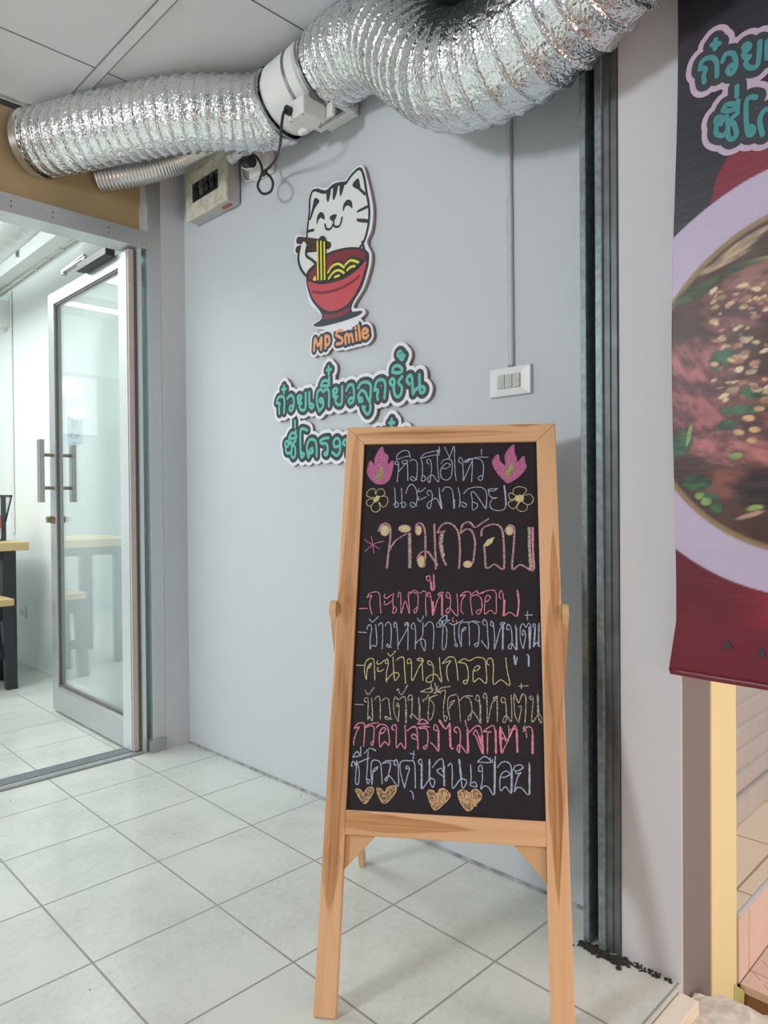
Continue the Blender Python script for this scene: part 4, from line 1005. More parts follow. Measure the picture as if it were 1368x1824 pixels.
last_writing = cw([[(295, 205), (276, 200), (273, 185), (290, 180), (300, 195), (298, 240), (288, 335)], [(298, 260), (345, 205), (370, 178), (345, 170), (325, 182), (340, 200), (365, 195), (370, 325)],
    [(285, 168), (290, 130), (335, 98), (375, 105), (388, 150)], [(285, 168), (330, 150), (378, 138)],
    [(385, 180), (405, 165), (435, 180), (442, 230), (435, 310), (410, 325), (390, 310), (405, 295), (440, 320)],
    [(470, 165), (480, 200), (480, 290), (470, 320), (490, 330), (505, 310), (495, 290), (478, 290)],
    [(530, 200), (515, 185), (520, 165), (540, 170), (550, 220), (545, 290), (535, 340), (520, 320), (530, 295), (560, 285), (604, 335), (595, 200), (596, 95)],
    [(468, 155), (500, 120), (590, 98)], [(468, 157), (530, 140), (592, 128)], [(605, 65), (612, 95), (605, 135)], [(598, 90), (604, 110)],
    [(630, 230), (660, 235), (690, 215), (688, 200), (660, 195), (630, 225), (618, 260), (628, 305), (665, 322), (700, 290), (708, 200), (690, 165), (645, 168), (620, 200)],
    [(650, 70), (680, 135), (688, 150), (720, 65), (725, 150), (730, 260), (738, 325)],
    [(775, 195), (757, 180), (765, 150), (785, 170), (790, 240), (792, 325)], [(795, 322), (840, 220), (860, 165), (830, 162), (800, 182), (825, 185), (860, 165), (855, 335)],
    [(815, 180), (855, 158), (920, 165), (945, 210), (940, 300), (925, 325), (905, 310), (920, 290), (940, 292)], [(845, 165), (900, 148), (982, 148)], [(930, 88), (931, 130)],
    [(270, 380), (275, 480), (275, 530), (298, 515), (285, 490), (258, 510)], [(322, 385), (325, 480), (328, 530), (355, 512), (340, 490), (310, 500)],
    [(355, 420), (375, 370), (405, 355), (435, 400), (440, 470), (425, 520), (400, 525), (388, 505), (405, 490), (440, 520)],
    [(455, 390), (445, 405), (455, 412), (475, 405), (505, 380)], [(455, 448), (445, 470), (465, 470), (510, 450)],
    [(532, 440), (518, 425), (522, 405), (545, 405), (556, 440), (548, 500), (535, 540), (518, 520), (525, 492), (560, 470), (590, 465), (628, 538), (612, 440), (608, 380)],
    [(632, 410), (650, 380), (685, 378), (710, 410), (720, 535)],
    [(752, 380), (765, 440), (765, 510), (758, 528)], [(765, 500), (785, 490), (818, 510), (800, 528), (778, 510)],
    [(795, 425), (830, 390), (890, 375), (945, 385), (970, 430), (965, 542)], [(962, 540), (880, 420), (852, 418), (860, 470), (862, 546), (895, 530), (900, 505), (868, 490)],
    [(1050, 385), (1030, 402), (990, 405), (982, 395), (1010, 388), (1052, 388)], [(985, 405), (992, 440), (1030, 462), (1048, 455), (1010, 470), (995, 520), (1030, 550), (1090, 550), (1115, 510), (1103, 370)]],
   *a1, M['cb'], 'two top lines of blue chalk writing')
cw_add(last_writing, [[(1103, 366), (1112, 430), (1117, 510)], [(722, 470), (722, 535)], [(612, 440), (627, 538)]], *a1, 0.0019)
cw([[(115, 455), (70, 450), (56, 425), (80, 395), (115, 390), (125, 430), (140, 395), (175, 390), (195, 415), (185, 440), (155, 448), (200, 445), (218, 475), (205, 515), (175, 525), (150, 490), (158, 540), (130, 565), (100, 555), (90, 520), (115, 490), (85, 520), (60, 510), (58, 480), (88, 465), (110, 465)]], *a1, M['cy'], 'yellow chalk flower at the left', hw=0.0008, name='chalk_flower')
cw([[(1170, 430), (1175, 390), (1215, 372), (1265, 385), (1270, 410), (1245, 440), (1300, 430), (1325, 465), (1310, 500), (1275, 508), (1240, 485), (1275, 512), (1275, 545), (1240, 562), (1205, 545), (1198, 515), (1220, 492), (1200, 520), (1175, 540), (1145, 525), (1137, 490), (1175, 475)], [(1190, 437), (1150, 420), (1138, 440), (1152, 470), (1185, 462)]],
   *a1, M['cy'], 'yellow chalk flower at the right', hw=0.0008, name='chalk_flower')
def scrib(c, rx, ry, n, seed, tilt=0.0):
    rnd = random.Random(seed); pts = []
    for i in range(n):
        t = -1+2*i/(n-1); h = math.sqrt(max(0, 1-t*t))*(1 if i % 2 else -1)
        x, y = t*rx+rnd.uniform(-.05, .05)*rx, h*ry*rnd.uniform(.8, 1.0)+t*tilt*ry
        pts.append((c[0]+x, c[1]+y))
    return pts
cw([scrib((132, 465), 22, 22, 18, 1, -0.5)], *a1, M['cy'], 'scribbled centre of the left flower', hw=0.0011, name='chalk_flower_centre')
cw([scrib((1218, 462), 34, 28, 22, 2)], *a1, M['cy'], 'scribbled centre of the right flower', hw=0.0011, name='chalk_flower_centre')
def cfill(polys, ox, oy, sc, mat, label, name, d=0.0003, smooth=0.0):
    bm = bmesh.new()
    for p in polys: flat_poly(bm, bpl, [bpl.uv(ox+x/sc, oy+y/sc) for x, y in p], 0.0, d, smooth)
    return clink(name, bm, mat, label)
fl = [[(175, 70), (188, 110), (218, 140), (212, 195), (214, 205), (257, 178), (250, 250), (225, 320), (185, 350), (130, 348), (85, 312), (62, 250), (85, 178), (120, 215), (118, 160), (150, 95)],
      [(1175, 55), (1180, 110), (1195, 150), (1205, 190), (1250, 140), (1260, 185), (1270, 225), (1240, 268), (1190, 312), (1130, 342), (1090, 310), (1040, 250), (1013, 180), (1055, 128), (1072, 180), (1115, 215), (1110, 140), (1140, 85)]]
for f_, w_ in zip(fl, ('left', 'right')):
    cfill([f_], *a1, M['cm'], 'mauve chalk flame at the %s of the top line' % w_, 'chalk_flame')
    cw([f_], *a1, M['cm'], 'mauve outline of the %s flame' % w_, hw=0.0010, name='chalk_flame_outline', closed=True)
for f_ in ([(160, 205), (187, 262), (172, 315), (140, 328), (115, 298), (150, 265)], [(1150, 180), (1182, 240), (1150, 282), (1135, 312), (1105, 270), (1130, 240)]):
    cfill([f_], *a1, M['cg'], 'olive yellow heart of a flame', 'chalk_flame_core', 0.0006)
a2 = (640, 910, 4.1455)
big_w = [[(145, 150), (160, 108), (190, 92), (225, 112), (231, 190), (218, 300), (205, 420)], [(218, 300), (268, 222), (350, 168)], [(368, 170), (370, 300), (370, 418)],
         [(420, 150), (425, 100), (460, 95), (486, 150), (490, 290), (486, 380), (478, 415)], [(432, 370), (436, 335), (470, 300), (510, 305), (550, 360), (575, 400)], [(555, 100), (561, 250), (567, 428)],
         [(578, 160), (610, 105), (660, 90), (710, 120), (737, 180), (745, 300), (738, 425)], [(578, 162), (630, 150), (602, 180), (598, 260), (620, 350), (642, 400)],
         [(752, 160), (762, 105), (805, 82), (832, 98), (858, 122), (905, 90), (955, 58)], [(752, 165), (790, 135), (832, 150), (856, 230), (846, 350), (838, 385)],
         [(902, 185), (912, 130), (970, 102), (1030, 108), (1060, 160), (1070, 300), (1065, 428), (1000, 395), (940, 422), (930, 330), (922, 250)],
         [(1078, 150), (1105, 108), (1145, 132), (1140, 280), (1132, 428), (1190, 398), (1272, 440), (1290, 425)]]
last_writing = cw(big_w, *a2, M['cc'], 'large cream chalk heading', hw=0.0017)
cw_add(last_writing, [[(372, 172), (374, 300), (374, 415)], [(612, 175), (606, 250), (622, 330)], [(1255, 130), (1257, 290), (1268, 425)]], *a2, 0.0032)
cw([[(x-7, y+2) for x, y in s] for s in big_w], *a2, M['cm'], 'mauve edges of the large heading', hw=0.0009, d=0.0008)
cw([[(1280, 128), (1282, 290), (1290, 425)]], *a2, M['cp'], 'pink last stroke of the heading', hw=0.0023, d=0.0007)
cw([[(90, 190), (108, 310)], [(42, 300), (110, 245), (180, 225)], [(42, 215), (95, 250), (150, 280)]], *a2, M['cm'], 'mauve chalk asterisk', hw=0.0010)
blobs = []
for cx, cy, rx, ry in ((188, 145, 34, 42), (335, 132, 46, 28), (437, 145, 24, 36), (458, 375, 28, 44), (800, 395, 34, 26), (1108, 145, 30, 36)):
    blobs.append([(cx+rx*math.cos(t*PI/8), cy+ry*math.sin(t*PI/8)) for t in range(16)])
blobs.append([(922, 250), (942, 215), (998, 192), (980, 238), (942, 264)])
for b_ in blobs: cfill([b_], *a2, M['cy'], 'yellow filled loop of the heading', 'chalk_loop', 0.0007)
for b_ in blobs[:6]: cw([b_], *a2, M['cm'], 'mauve ring round a filled loop', hw=0.0007, d=0.0010, name='chalk_ring', closed=True)
a3 = (630, 1010, 4.0235)
last_writing = cw([[(40, 297), (95, 297)], [(95, 218), (115, 190), (160, 178), (185, 195), (190, 260), (195, 332)], [(95, 218), (130, 205), (115, 245), (120, 300), (132, 337)],
    [(225, 195), (218, 215), (235, 225), (270, 200)], [(222, 245), (220, 268), (240, 268), (268, 245)], [(285, 190), (280, 250), (287, 300), (278, 325), (295, 330), (308, 305), (295, 285), (280, 297)],
    [(318, 215), (325, 182), (338, 200), (340, 330), (370, 245), (400, 332), (392, 195), (408, 180)], [(405, 195), (432, 168), (468, 185)], [(430, 185), (460, 200), (458, 290), (442, 330), (430, 312), (458, 285)],
    [(478, 190), (500, 172), (520, 185), (515, 250), (520, 350)], [(548, 215), (530, 205), (535, 185), (550, 195), (560, 270), (568, 345), (600, 240), (640, 185), (615, 185), (605, 205), (635, 205), (634, 345)],
    [(520, 70), (530, 100), (550, 90), (543, 65), (520, 70)], [(550, 90), (555, 162), (577, 155), (573, 55)],
    [(685, 225), (665, 215), (668, 182), (685, 190), (695, 240), (685, 320), (668, 330), (665, 310), (690, 295), (742, 350), (745, 260), (740, 195)],
    [(762, 210), (795, 180), (835, 185), (838, 250), (850, 345)], [(762, 210), (800, 200), (775, 240), (770, 310), (785, 335)],
    [(842, 200), (880, 170), (892, 190), (930, 185)], [(848, 210), (880, 200), (915, 230), (918, 300), (895, 338), (878, 320), (915, 300)],
    [(905, 190), (965, 168), (1015, 175), (1022, 250), (1018, 335), (980, 310), (940, 335), (942, 240), (955, 205), (980, 215), (960, 245), (944, 245)],
    [(1055, 230), (1042, 205), (1055, 168), (1070, 200), (1075, 290), (1072, 350), (1120, 325), (1170, 352), (1180, 260), (1170, 165)]], *a3, M['cp'], 'line of pink chalk writing under the heading', hw=0.00105)
cw_add(last_writing, [[(577, 155), (573, 55)], [(555, 110), (560, 160)], [(1082, 240), (1076, 345)], [(1173, 170), (1184, 260), (1172, 350)], [(568, 250), (570, 340)], [(632, 210), (634, 345)]], *a3, 0.0018)
a4 = (630, 1080, 4.0235)
last_writing = cw([[(35, 185), (92, 188)], [(112, 90), (135, 112), (178, 72)], [(100, 165), (96, 155), (115, 130), (130, 160), (120, 220), (118, 305), (130, 280), (165, 275), (158, 130)],
    [(178, 140), (190, 120), (208, 140), (205, 305)], [(225, 140), (245, 115), (265, 130), (270, 200), (262, 285), (240, 290), (240, 270), (270, 295)],
    [(300, 150), (288, 140), (295, 115), (308, 130), (315, 220), (318, 310)], [(318, 280), (385, 160), (390, 120), (370, 120), (368, 140), (388, 135), (388, 310)],
    [(425, 165), (412, 150), (425, 120), (440, 140), (445, 220), (440, 305)], [(440, 270), (480, 235), (512, 250), (510, 320), (490, 285), (480, 240), (495, 200), (497, 120)],
    [(455, 85), (480, 110), (502, 68)], [(508, 145), (540, 112), (568, 130), (575, 200), (568, 305)],
    [(610, 150), (595, 145), (600, 115), (615, 120), (620, 150), (635, 110), (640, 150), (635, 300), (660, 290), (668, 170), (650, 130), (690, 95)], [(612, 105), (640, 75), (665, 65), (660, 100), (612, 105)], [(668, 66), (670, 100)],
    [(685, 120), (720, 130), (785, 98)], [(720, 130), (725, 240), (745, 285), (728, 285), (724, 268)],
    [(772, 290), (755, 220), (760, 130), (800, 115), (825, 130), (830, 280)], [(772, 285), (775, 180), (800, 150), (800, 165), (778, 180)],
    [(820, 120), (860, 105), (905, 115)], [(850, 110), (895, 140), (895, 260), (880, 290), (865, 275), (893, 260)],
    [(945, 135), (925, 125), (935, 95), (955, 120), (960, 200), (965, 300), (940, 280), (915, 245)],
    [(1000, 145), (982, 135), (985, 108), (1000, 125), (1010, 220), (1010, 305), (1050, 165), (1085, 120), (1055, 120), (1052, 136), (1080, 125)], [(1072, 130), (1068, 310)],
    [(1112, 168), (1095, 160), (1105, 130), (1125, 150), (1135, 220), (1130, 300), (1110, 300), (1110, 285), (1135, 265), (1168, 310), (1160, 135)],
    [(1150, 350), (1148, 375), (1160, 420), (1172, 365)], [(1215, 305), (1195, 240), (1195, 150), (1215, 125), (1235, 150), (1255, 120), (1270, 160), (1262, 305)], [(1215, 305), (1232, 200), (1207, 210), (1215, 170), (1230, 190)],
    [(1245, 35), (1245, 95)], [(1228, 65), (1280, 62)], [(1240, 350), (1252, 350), (1255, 430)],
    [(1287, 150), (1285, 130), (1300, 130), (1300, 200), (1288, 290), (1310, 260), (1333, 290), (1325, 250), (1330, 120)]], *a4, M['cb'], 'line of blue chalk writing in the middle', hw=0.0010)
cw_add(last_writing, [[(1070, 140), (1068, 305)], [(1165, 160), (1168, 305)], [(1258, 150), (1262, 300)], [(1300, 150), (1292, 285)], [(1328, 130), (1325, 280)], [(1160, 415), (1152, 360)], [(1254, 360), (1255, 425)]], *a4, 0.0018)
for m_ in ([(712, 80), (708, 108), (720, 108)], [(735, 100), (740, 125), (722, 130)]): cw([m_], *a4, M['cp'], 'small pink mark between the lines', hw=0.0009, name='chalk_mark')
a5 = (625, 1150, 4.0235)
cw([[(40, 140), (90, 142)], [(112, 245), (98, 190), (105, 120), (140, 92), (165, 110), (172, 245)], [(112, 240), (120, 160), (145, 125), (140, 150), (120, 165)],
    [(190, 110), (188, 130), (210, 130), (240, 105)], [(195, 155), (192, 180), (210, 185), (235, 170)],
    [(262, 130), (245, 122), (258, 95), (268, 130), (255, 200), (255, 260)], [(255, 250), (300, 200), (335, 195), (345, 215), (320, 250), (310, 220), (305, 150), (302, 82)], [(265, 55), (285, 75), (318, 40)],
    [(328, 105), (345, 88), (378, 88), (385, 170), (392, 270)], [(430, 120), (408, 130), (405, 105), (425, 95), (435, 130), (440, 250), (490, 150), (520, 110), (500, 90), (475, 100), (495, 110), (518, 105)], [(510, 120), (517, 250)],
    [(575, 140), (552, 130), (555, 108), (580, 125), (592, 170), (585, 250), (550, 262), (540, 240), (575, 210), (615, 210), (650, 260), (640, 170), (635, 85)],
    [(655, 130), (690, 90), (720, 80), (745, 95), (760, 160), (768, 250)], [(655, 130), (715, 110), (690, 150), (688, 210), (700, 255)],
    [(768, 122), (810, 95), (850, 108), (900, 85), (955, 95), (968, 150), (970, 268), (920, 235), (880, 258), (878, 180), (905, 145), (925, 155), (900, 180), (880, 178)], [(770, 122), (820, 130), (840, 180), (838, 250), (820, 275), (805, 255), (838, 245)],
    [(990, 140), (975, 125), (985, 95), (1010, 95), (1022, 150), (1022, 275), (1075, 245), (1138, 285), (1120, 180), (1110, 88)]], *a5, M['cy'], 'line of yellow chalk writing', hw=0.0010)
a6 = (620, 1210, 3.8535)
last_writing = cw([[(48, 172), (105, 174)], [(118, 75), (138, 105), (178, 58)], [(130, 155), (112, 150), (118, 130), (138, 140), (135, 275), (145, 255), (168, 280), (162, 130)], [(180, 145), (195, 122), (218, 130), (222, 275)],
    [(232, 150), (255, 130), (278, 140), (285, 200), (290, 265), (262, 275), (255, 255), (300, 275)], [(345, 290), (320, 240), (312, 170), (325, 120), (345, 140), (375, 120), (395, 140), (398, 300)], [(345, 290), (350, 190), (332, 185), (340, 165), (352, 180)],
    [(335, 75), (345, 65), (350, 85), (370, 105), (408, 40)], [(440, 135), (415, 145), (415, 115), (438, 112), (440, 180), (435, 265), (425, 255), (445, 240), (490, 275), (485, 125)],
    [(520, 155), (512, 140), (535, 135), (550, 105), (555, 140), (550, 250), (555, 280), (575, 265), (590, 200), (585, 165), (560, 130), (612, 108)], [(500, 85), (545, 65), (580, 60), (570, 88), (500, 85)], [(570, 35), (572, 85)],
    [(595, 25), (605, 60), (620, 80), (635, 95)], [(600, 95), (640, 60), (700, 50)], [(620, 45), (600, 80), (640, 85)],
    [(590, 95), (650, 78), (668, 80), (655, 190), (658, 260), (668, 290), (680, 260), (658, 250)], [(700, 275), (685, 200), (688, 130), (720, 110), (755, 120), (772, 290)], [(698, 200), (705, 160), (730, 145), (720, 165), (702, 178)],
    [(768, 145), (800, 115), (855, 115)], [(800, 120), (835, 135), (850, 200), (840, 270), (825, 280), (825, 260), (848, 230)], [(895, 150), (875, 140), (885, 110), (900, 125), (905, 200), (910, 300), (880, 250), (855, 220)],
    [(950, 135), (930, 125), (935, 98), (950, 110), (955, 200), (958, 295), (990, 160), (1028, 120), (1000, 125), (1005, 150), (1022, 130), (1024, 290)],
    [(1075, 160), (1052, 155), (1055, 128), (1075, 130), (1085, 190), (1085, 280), (1065, 295), (1065, 270), (1090, 250), (1122, 285), (1120, 110)],
    [(1170, 295), (1145, 240), (1140, 100), (1170, 160), (1195, 105), (1220, 130), (1215, 295)], [(1170, 295), (1190, 190), (1168, 190)], [(1188, 28), (1190, 70)], [(1170, 48), (1235, 45)],
    [(1258, 140), (1245, 125), (1262, 115), (1270, 150), (1262, 290), (1310, 240), (1328, 270), (1325, 300), (1305, 250), (1300, 100)]], *a6, M['cc'], 'line of pale cream chalk writing', hw=0.0011)
cw_add(last_writing, [[(1302, 110), (1306, 240)], [(398, 180), (398, 295)], [(492, 180), (490, 270)], [(908, 180), (908, 290)]], *a6, 0.0018)
a7 = (615, 1270, 3.8)
last_writing = cw([[(60, 105), (85, 72), (120, 68), (132, 95), (125, 225)], [(60, 105), (95, 95), (80, 120), (60, 180), (58, 215)], [(130, 95), (165, 75), (222, 65)], [(135, 100), (180, 85), (195, 110), (192, 180), (185, 218), (172, 205), (193, 185)],
    [(205, 105), (235, 78), (275, 85), (292, 120), (298, 215), (265, 195), (235, 228), (232, 140), (255, 100), (275, 110), (255, 135), (235, 140)], [(330, 115), (315, 105), (325, 82), (345, 90), (345, 180), (348, 235), (375, 205), (408, 237), (405, 85)],
    [(420, 120), (455, 95), (480, 100), (490, 160), (492, 245)], [(488, 180), (455, 170), (450, 150), (470, 145), (488, 168)], [(490, 100), (530, 90), (570, 95)], [(505, 105), (545, 105), (560, 140), (555, 220), (540, 245), (530, 230), (553, 215)], [(490, 75), (520, 42), (560, 68), (490, 75)],
    [(620, 120), (600, 110), (605, 80), (622, 90), (632, 150), (632, 257), (605, 225), (578, 200)], [(635, 48), (660, 90), (685, 105), (708, 68), (705, 140), (715, 235), (730, 240)],
    [(755, 135), (738, 120), (745, 98), (765, 100), (780, 140), (775, 225), (772, 268), (757, 245), (775, 215), (832, 267), (825, 95)], [(812, 50), (818, 85)],
    [(840, 130), (880, 92), (910, 90), (925, 140), (932, 275), (885, 160), (867, 145), (885, 115), (908, 170)], [(935, 125), (975, 95), (1010, 100), (1020, 275)], [(935, 125), (985, 130), (965, 140), (962, 275)],
    [(1060, 265), (1045, 180), (1048, 95), (1075, 150), (1100, 180), (1130, 110), (1155, 95), (1165, 265)], [(1065, 260), (1105, 180)], [(1060, 180), (1075, 165), (1085, 190)], [(1205, 125), (1230, 95), (1262, 105), (1270, 180), (1268, 275)]], *a7, M['cp'], 'lower line of pink chalk writing', hw=0.0012)
cw_add(last_writing, [[(640, 55), (665, 95)], [(708, 80), (712, 225)], [(828, 110), (830, 255)], [(925, 150), (932, 270)], [(905, 160), (930, 240)], [(1018, 120), (1020, 270)], [(1052, 110), (1055, 250), (1062, 262)], [(1160, 110), (1165, 262)], [(1110, 160), (1132, 115), (1152, 105)], [(1268, 150), (1268, 270)], [(632, 120), (632, 245)]], *a7, 0.0021)
for m_ in ([(1105, 85), (1107, 112), (1118, 110), (1107, 113), (1108, 140)], [(1215, 85), (1205, 105), (1220, 110), (1228, 165)]): cw([m_], *a7, M['cc'], 'small cream mark over the pink line', hw=0.0011, d=0.0009, name='chalk_mark')
a8 = (615, 1325, 3.8)
last_writing = cw([[(50, 150), (40, 150), (50, 120), (62, 125), (68, 145), (78, 115), (75, 160), (70, 260), (88, 270), (95, 200), (90, 150), (85, 130), (165, 95)], [(50, 90), (80, 52), (95, 80), (50, 90)], [(105, 20), (105, 82)],
    [(130, 65), (165, 30), (205, 45)], [(155, 50), (150, 150), (145, 240), (155, 270), (165, 245), (148, 240)], [(182, 275), (175, 200), (180, 120), (215, 112), (240, 140), (250, 270)], [(183, 260), (190, 180), (220, 155), (210, 175), (192, 188)],
    [(250, 135), (280, 115), (330, 115)], [(265, 130), (305, 130), (295, 200), (280, 250), (268, 240), (290, 215)], [(345, 145), (330, 135), (340, 108), (355, 125), (360, 200), (358, 285), (320, 240), (290, 205)],
    [(402, 298), (380, 220), (370, 140), (390, 115), (430, 115), (468, 130), (475, 298)], [(402, 295), (420, 220), (435, 165), (412, 170), (415, 150), (430, 155)], [(440, 65), (468, 70)], [(465, 50), (460, 100)], [(440, 318), (455, 330), (462, 375)],
    [(510, 140), (495, 125), (505, 105), (520, 130), (515, 300), (570, 240), (600, 240), (605, 265), (590, 292), (568, 230), (572, 105)], [(590, 160), (630, 110), (660, 108), (665, 180), (670, 285)], [(663, 220), (630, 195), (622, 180), (648, 165), (662, 190)],
    [(695, 150), (712, 130), (722, 150), (725, 200), (728, 300), (780, 240), (815, 245), (820, 265), (795, 300), (785, 240), (770, 105)], [(848, 140), (852, 230), (845, 275), (860, 285), (890, 290), (880, 260), (852, 265)],
    [(925, 185), (905, 185), (905, 155), (925, 150), (928, 240), (918, 303), (940, 285), (970, 295), (1010, 335), (1015, 85)], [(895, 122), (945, 85), (985, 125), (895, 122)], [(980, 95), (985, 120)], [(998, 105), (995, 125)],
    [(1030, 160), (1060, 125), (1100, 125), (1125, 170), (1125, 330), (1085, 290), (1050, 315), (1050, 220), (1085, 185), (1115, 205), (1080, 225), (1057, 225)],
    [(1205, 160), (1185, 142), (1150, 150), (1140, 175), (1170, 182), (1205, 162)], [(1150, 180), (1160, 202), (1190, 195), (1165, 230), (1145, 320), (1165, 295), (1195, 300), (1245, 337), (1245, 130)]], *a8, M['cb'], 'lowest line of blue chalk writing', hw=0.0011)
cw_add(last_writing, [[(517, 140), (517, 295)], [(570, 110), (570, 235)], [(668, 150), (670, 280)], [(772, 110), (785, 235)], [(1012, 120), (1010, 330)], [(1127, 180), (1125, 325)], [(1247, 150), (1247, 335)]], *a8, 0.0019)
hearts = [[(70, 310), (100, 310), (125, 335), (150, 300), (185, 293), (187, 330), (135, 403), (95, 362)], [(213, 302), (245, 308), (265, 330), (290, 295), (330, 285), (346, 297), (330, 342), (270, 402), (235, 370)],
          [(555, 325), (590, 315), (625, 350), (635, 315), (665, 302), (698, 328), (708, 357), (670, 402), (606, 446), (570, 380)], [(768, 320), (810, 315), (840, 335), (870, 308), (905, 320), (922, 362), (880, 412), (835, 453), (790, 412), (768, 360)]]
wt = chalk('worn_tan_chalk', (0.66, 0.45, 0.25), 0.50)
for i_, h_ in enumerate(hearts):
    cfill([h_], *a8, wt, 'tan chalk heart', 'chalk_heart')
    cw([h_], *a8, M['ct'], 'tan heart outline', hw=0.0012, name='chalk_heart_outline', closed=True)
cw([scrib((840, 375), 60, 55, 16, 8, 0.3)], *a8, M['ct'], 'tan scribble inside the last heart', hw=0.0011, name='chalk_heart_shading')
cw([scrib((640, 370), 50, 50, 14, 9, -0.4)], *a8, M['ct'], 'tan scribble inside the third heart', hw=0.0011, name='chalk_heart_shading')

# ================================================================== FOOD BANNER
BX = 1.362
bn = thing('food_banner', 'glossy hanging vinyl banner with a big bowl of meat noodle soup at the right edge', 'banner', (BX, 0.35, 0.62))
def wave(y, z):
    e = max(0.0, 0.62+0.10-z)
    return 0.004*math.sin(z*5+y*9)+0.0025*math.sin(y*31+z*3)*max(0, (y-0.3))*3
def ledge(z):     # left edge of the vinyl
    t = min(1, max(0, (1.95-z)/1.3))
    return 0.574+0.010*t+0.004*math.sin(z*6)+(0.014*max(0, min(1, (0.73-z)/0.10)) if z < 0.73 else 0)
ZT, ZB, YR = 2.35, 0.632, -0.15
ny, nz = 250, 640
YY = np.linspace(0, 1, ny); ZZ = np.linspace(ZB, ZT, nz)
Zg = np.repeat(ZZ[:, None], ny, 1)
Le = np.array([ledge(z) for z in ZZ])
Yg = Le[:, None]+(YR-Le[:, None])*(YY[None, :]**1.15)
rs = np.random.RandomState(4)
def vnoise(y, z, sc, seed):
    r = np.random.RandomState(seed); G = r.rand(256, 256)
    a = y*sc+37.3; b = z*sc+11.7; i = np.floor(a).astype(int); j = np.floor(b).astype(int); fa = a-i; fb = b-j
    fa = fa*fa*(3-2*fa); fb = fb*fb*(3-2*fb)
    g = lambda p, q: G[p % 256, q % 256]
    return (g(i, j)*(1-fa)+g(i+1, j)*fa)*(1-fb)+(g(i, j+1)*(1-fa)+g(i+1, j+1)*fa)*fb
def fbm(y, z, sc, seed, o=4):
    v = 0; a = 0.5; t = 0
    for k in range(o): v = v+a*vnoise(y, z, sc*2**k, seed+k); t += a; a *= 0.55
    return v/t
def sst(e0, e1, x): t = np.clip((x-e0)/(e1-e0), 0, 1); return t*t*(3-2*t)
Cc = np.zeros((nz, ny, 3)); Cc[:] = (0.026, 0.025, 0.036)
def put(mask, col):
    global Cc
    m = np.clip(mask, 0, 1)[..., None]; col = np.asarray(col, float)
    Cc = Cc*(1-m)+col*m
n1 = fbm(Yg, Zg, 18, 1); n2 = fbm(Yg, Zg, 60, 5); n3 = fbm(Yg, Zg, 160, 9, 3)
# red flame field behind the bowl
fe = 0.49+0.02*np.sin(Zg*26)+0.03*(n1-0.5)
put(sst(0.0, 0.006, fe-Yg)*sst(1.30, 1.32, Zg)*sst(1.70, 1.66, Zg), np.array([0.24, 0.022, 0.045]))
low = sst(1.12, 1.08, Zg)
redc = np.array([0.15, 0.010, 0.022])[None, None]+(sst(0.50, 0.30, Yg)*sst(0.66, 0.74, Zg))[..., None]*np.array([0.24, 0.015, 0.03])
put(low, redc*(0.8+0.4*n1[..., None]))
put(sst(0.736, 0.728, Zg+0.02*(Yg-0.5)), np.array([0.17, 0.012, 0.028]))
R1 = np.hypot(Yg-0.35, Zg-1.172)
put(sst(0.379, 0.376, R1), np.array([0.56, 0.47, 0.64])*(0.93+0.1*n1[..., None]))
R2 = np.hypot(Yg-0.335, Zg-1.170)
put(sst(0.309, 0.303, R2), np.array([0.30, 0.20, 0.10]))
brn = np.array([0.055, 0.022, 0.016])[None, None]*(0.6+1.5*n1[..., None]**1.2)
put(sst(0.300, 0.292, R2), brn)
yb, zb_ = lambda px, py: hit(px, py, 0, BX).y, lambda px, py: hit(px, py, 0, BX).z
def blob(px, py, rx, ry, ang, col, edge=0.18, wob=0.75, tex=0.5, seed=0, light=0.0):
    c = hit(px, py, 0, BX); k = 1.02e-3*1.02
    a = math.radians(ang); dy = -(Yg-c.y)/k*0.66; dz = (c.z-Zg)/k*0.95
    u = (dy*math.cos(a)+dz*math.sin(a))/rx; v = (-dy*math.sin(a)+dz*math.cos(a))/ry
    r = np.sqrt(u*u+v*v)+wob*(fbm(Yg, Zg, (26 if rx > 20 else 90)+seed % 7, 40+seed)-0.5)
    tx = fbm((Yg*math.cos(a)+Zg*math.sin(a))*0.45, Zg*math.cos(a)-Yg*math.sin(a), 75, 60+seed, 4)
    tx = sst(0.25, 0.75, tx)
    rim = 1-0.45*sst(0.55, 1.0, r)
    cl = np.array(col)[None, None]*((1-tex*0.6+tex*1.25*tx)*rim)[..., None]
    put(sst(1.0, 1.0-edge, r)*sst(0.304, 0.298, R2), cl)
rr0 = random.Random(77)
# noodles / sprouts along the top rim
for i, (px, py, L, an) in enumerate(((1285, 470, 60, -20), (1310, 450, 55, -28), (1330, 430, 60, -30), (1345, 470, 50, -12), (1340, 490, 60, -25))):
    blob(px, py, L*0.7, 8, an, (0.42, 0.30, 0.19), 0.5, 0.25, 0.6, i)
blob(1240, 520, 60, 14, -22, (0.05, 0.09, 0.03), 0.6, 0.3, 0.8, 31)
blob(1320, 478, 40, 10, -8, (0.04, 0.08, 0.03), 0.6, 0.3, 0.8, 32)
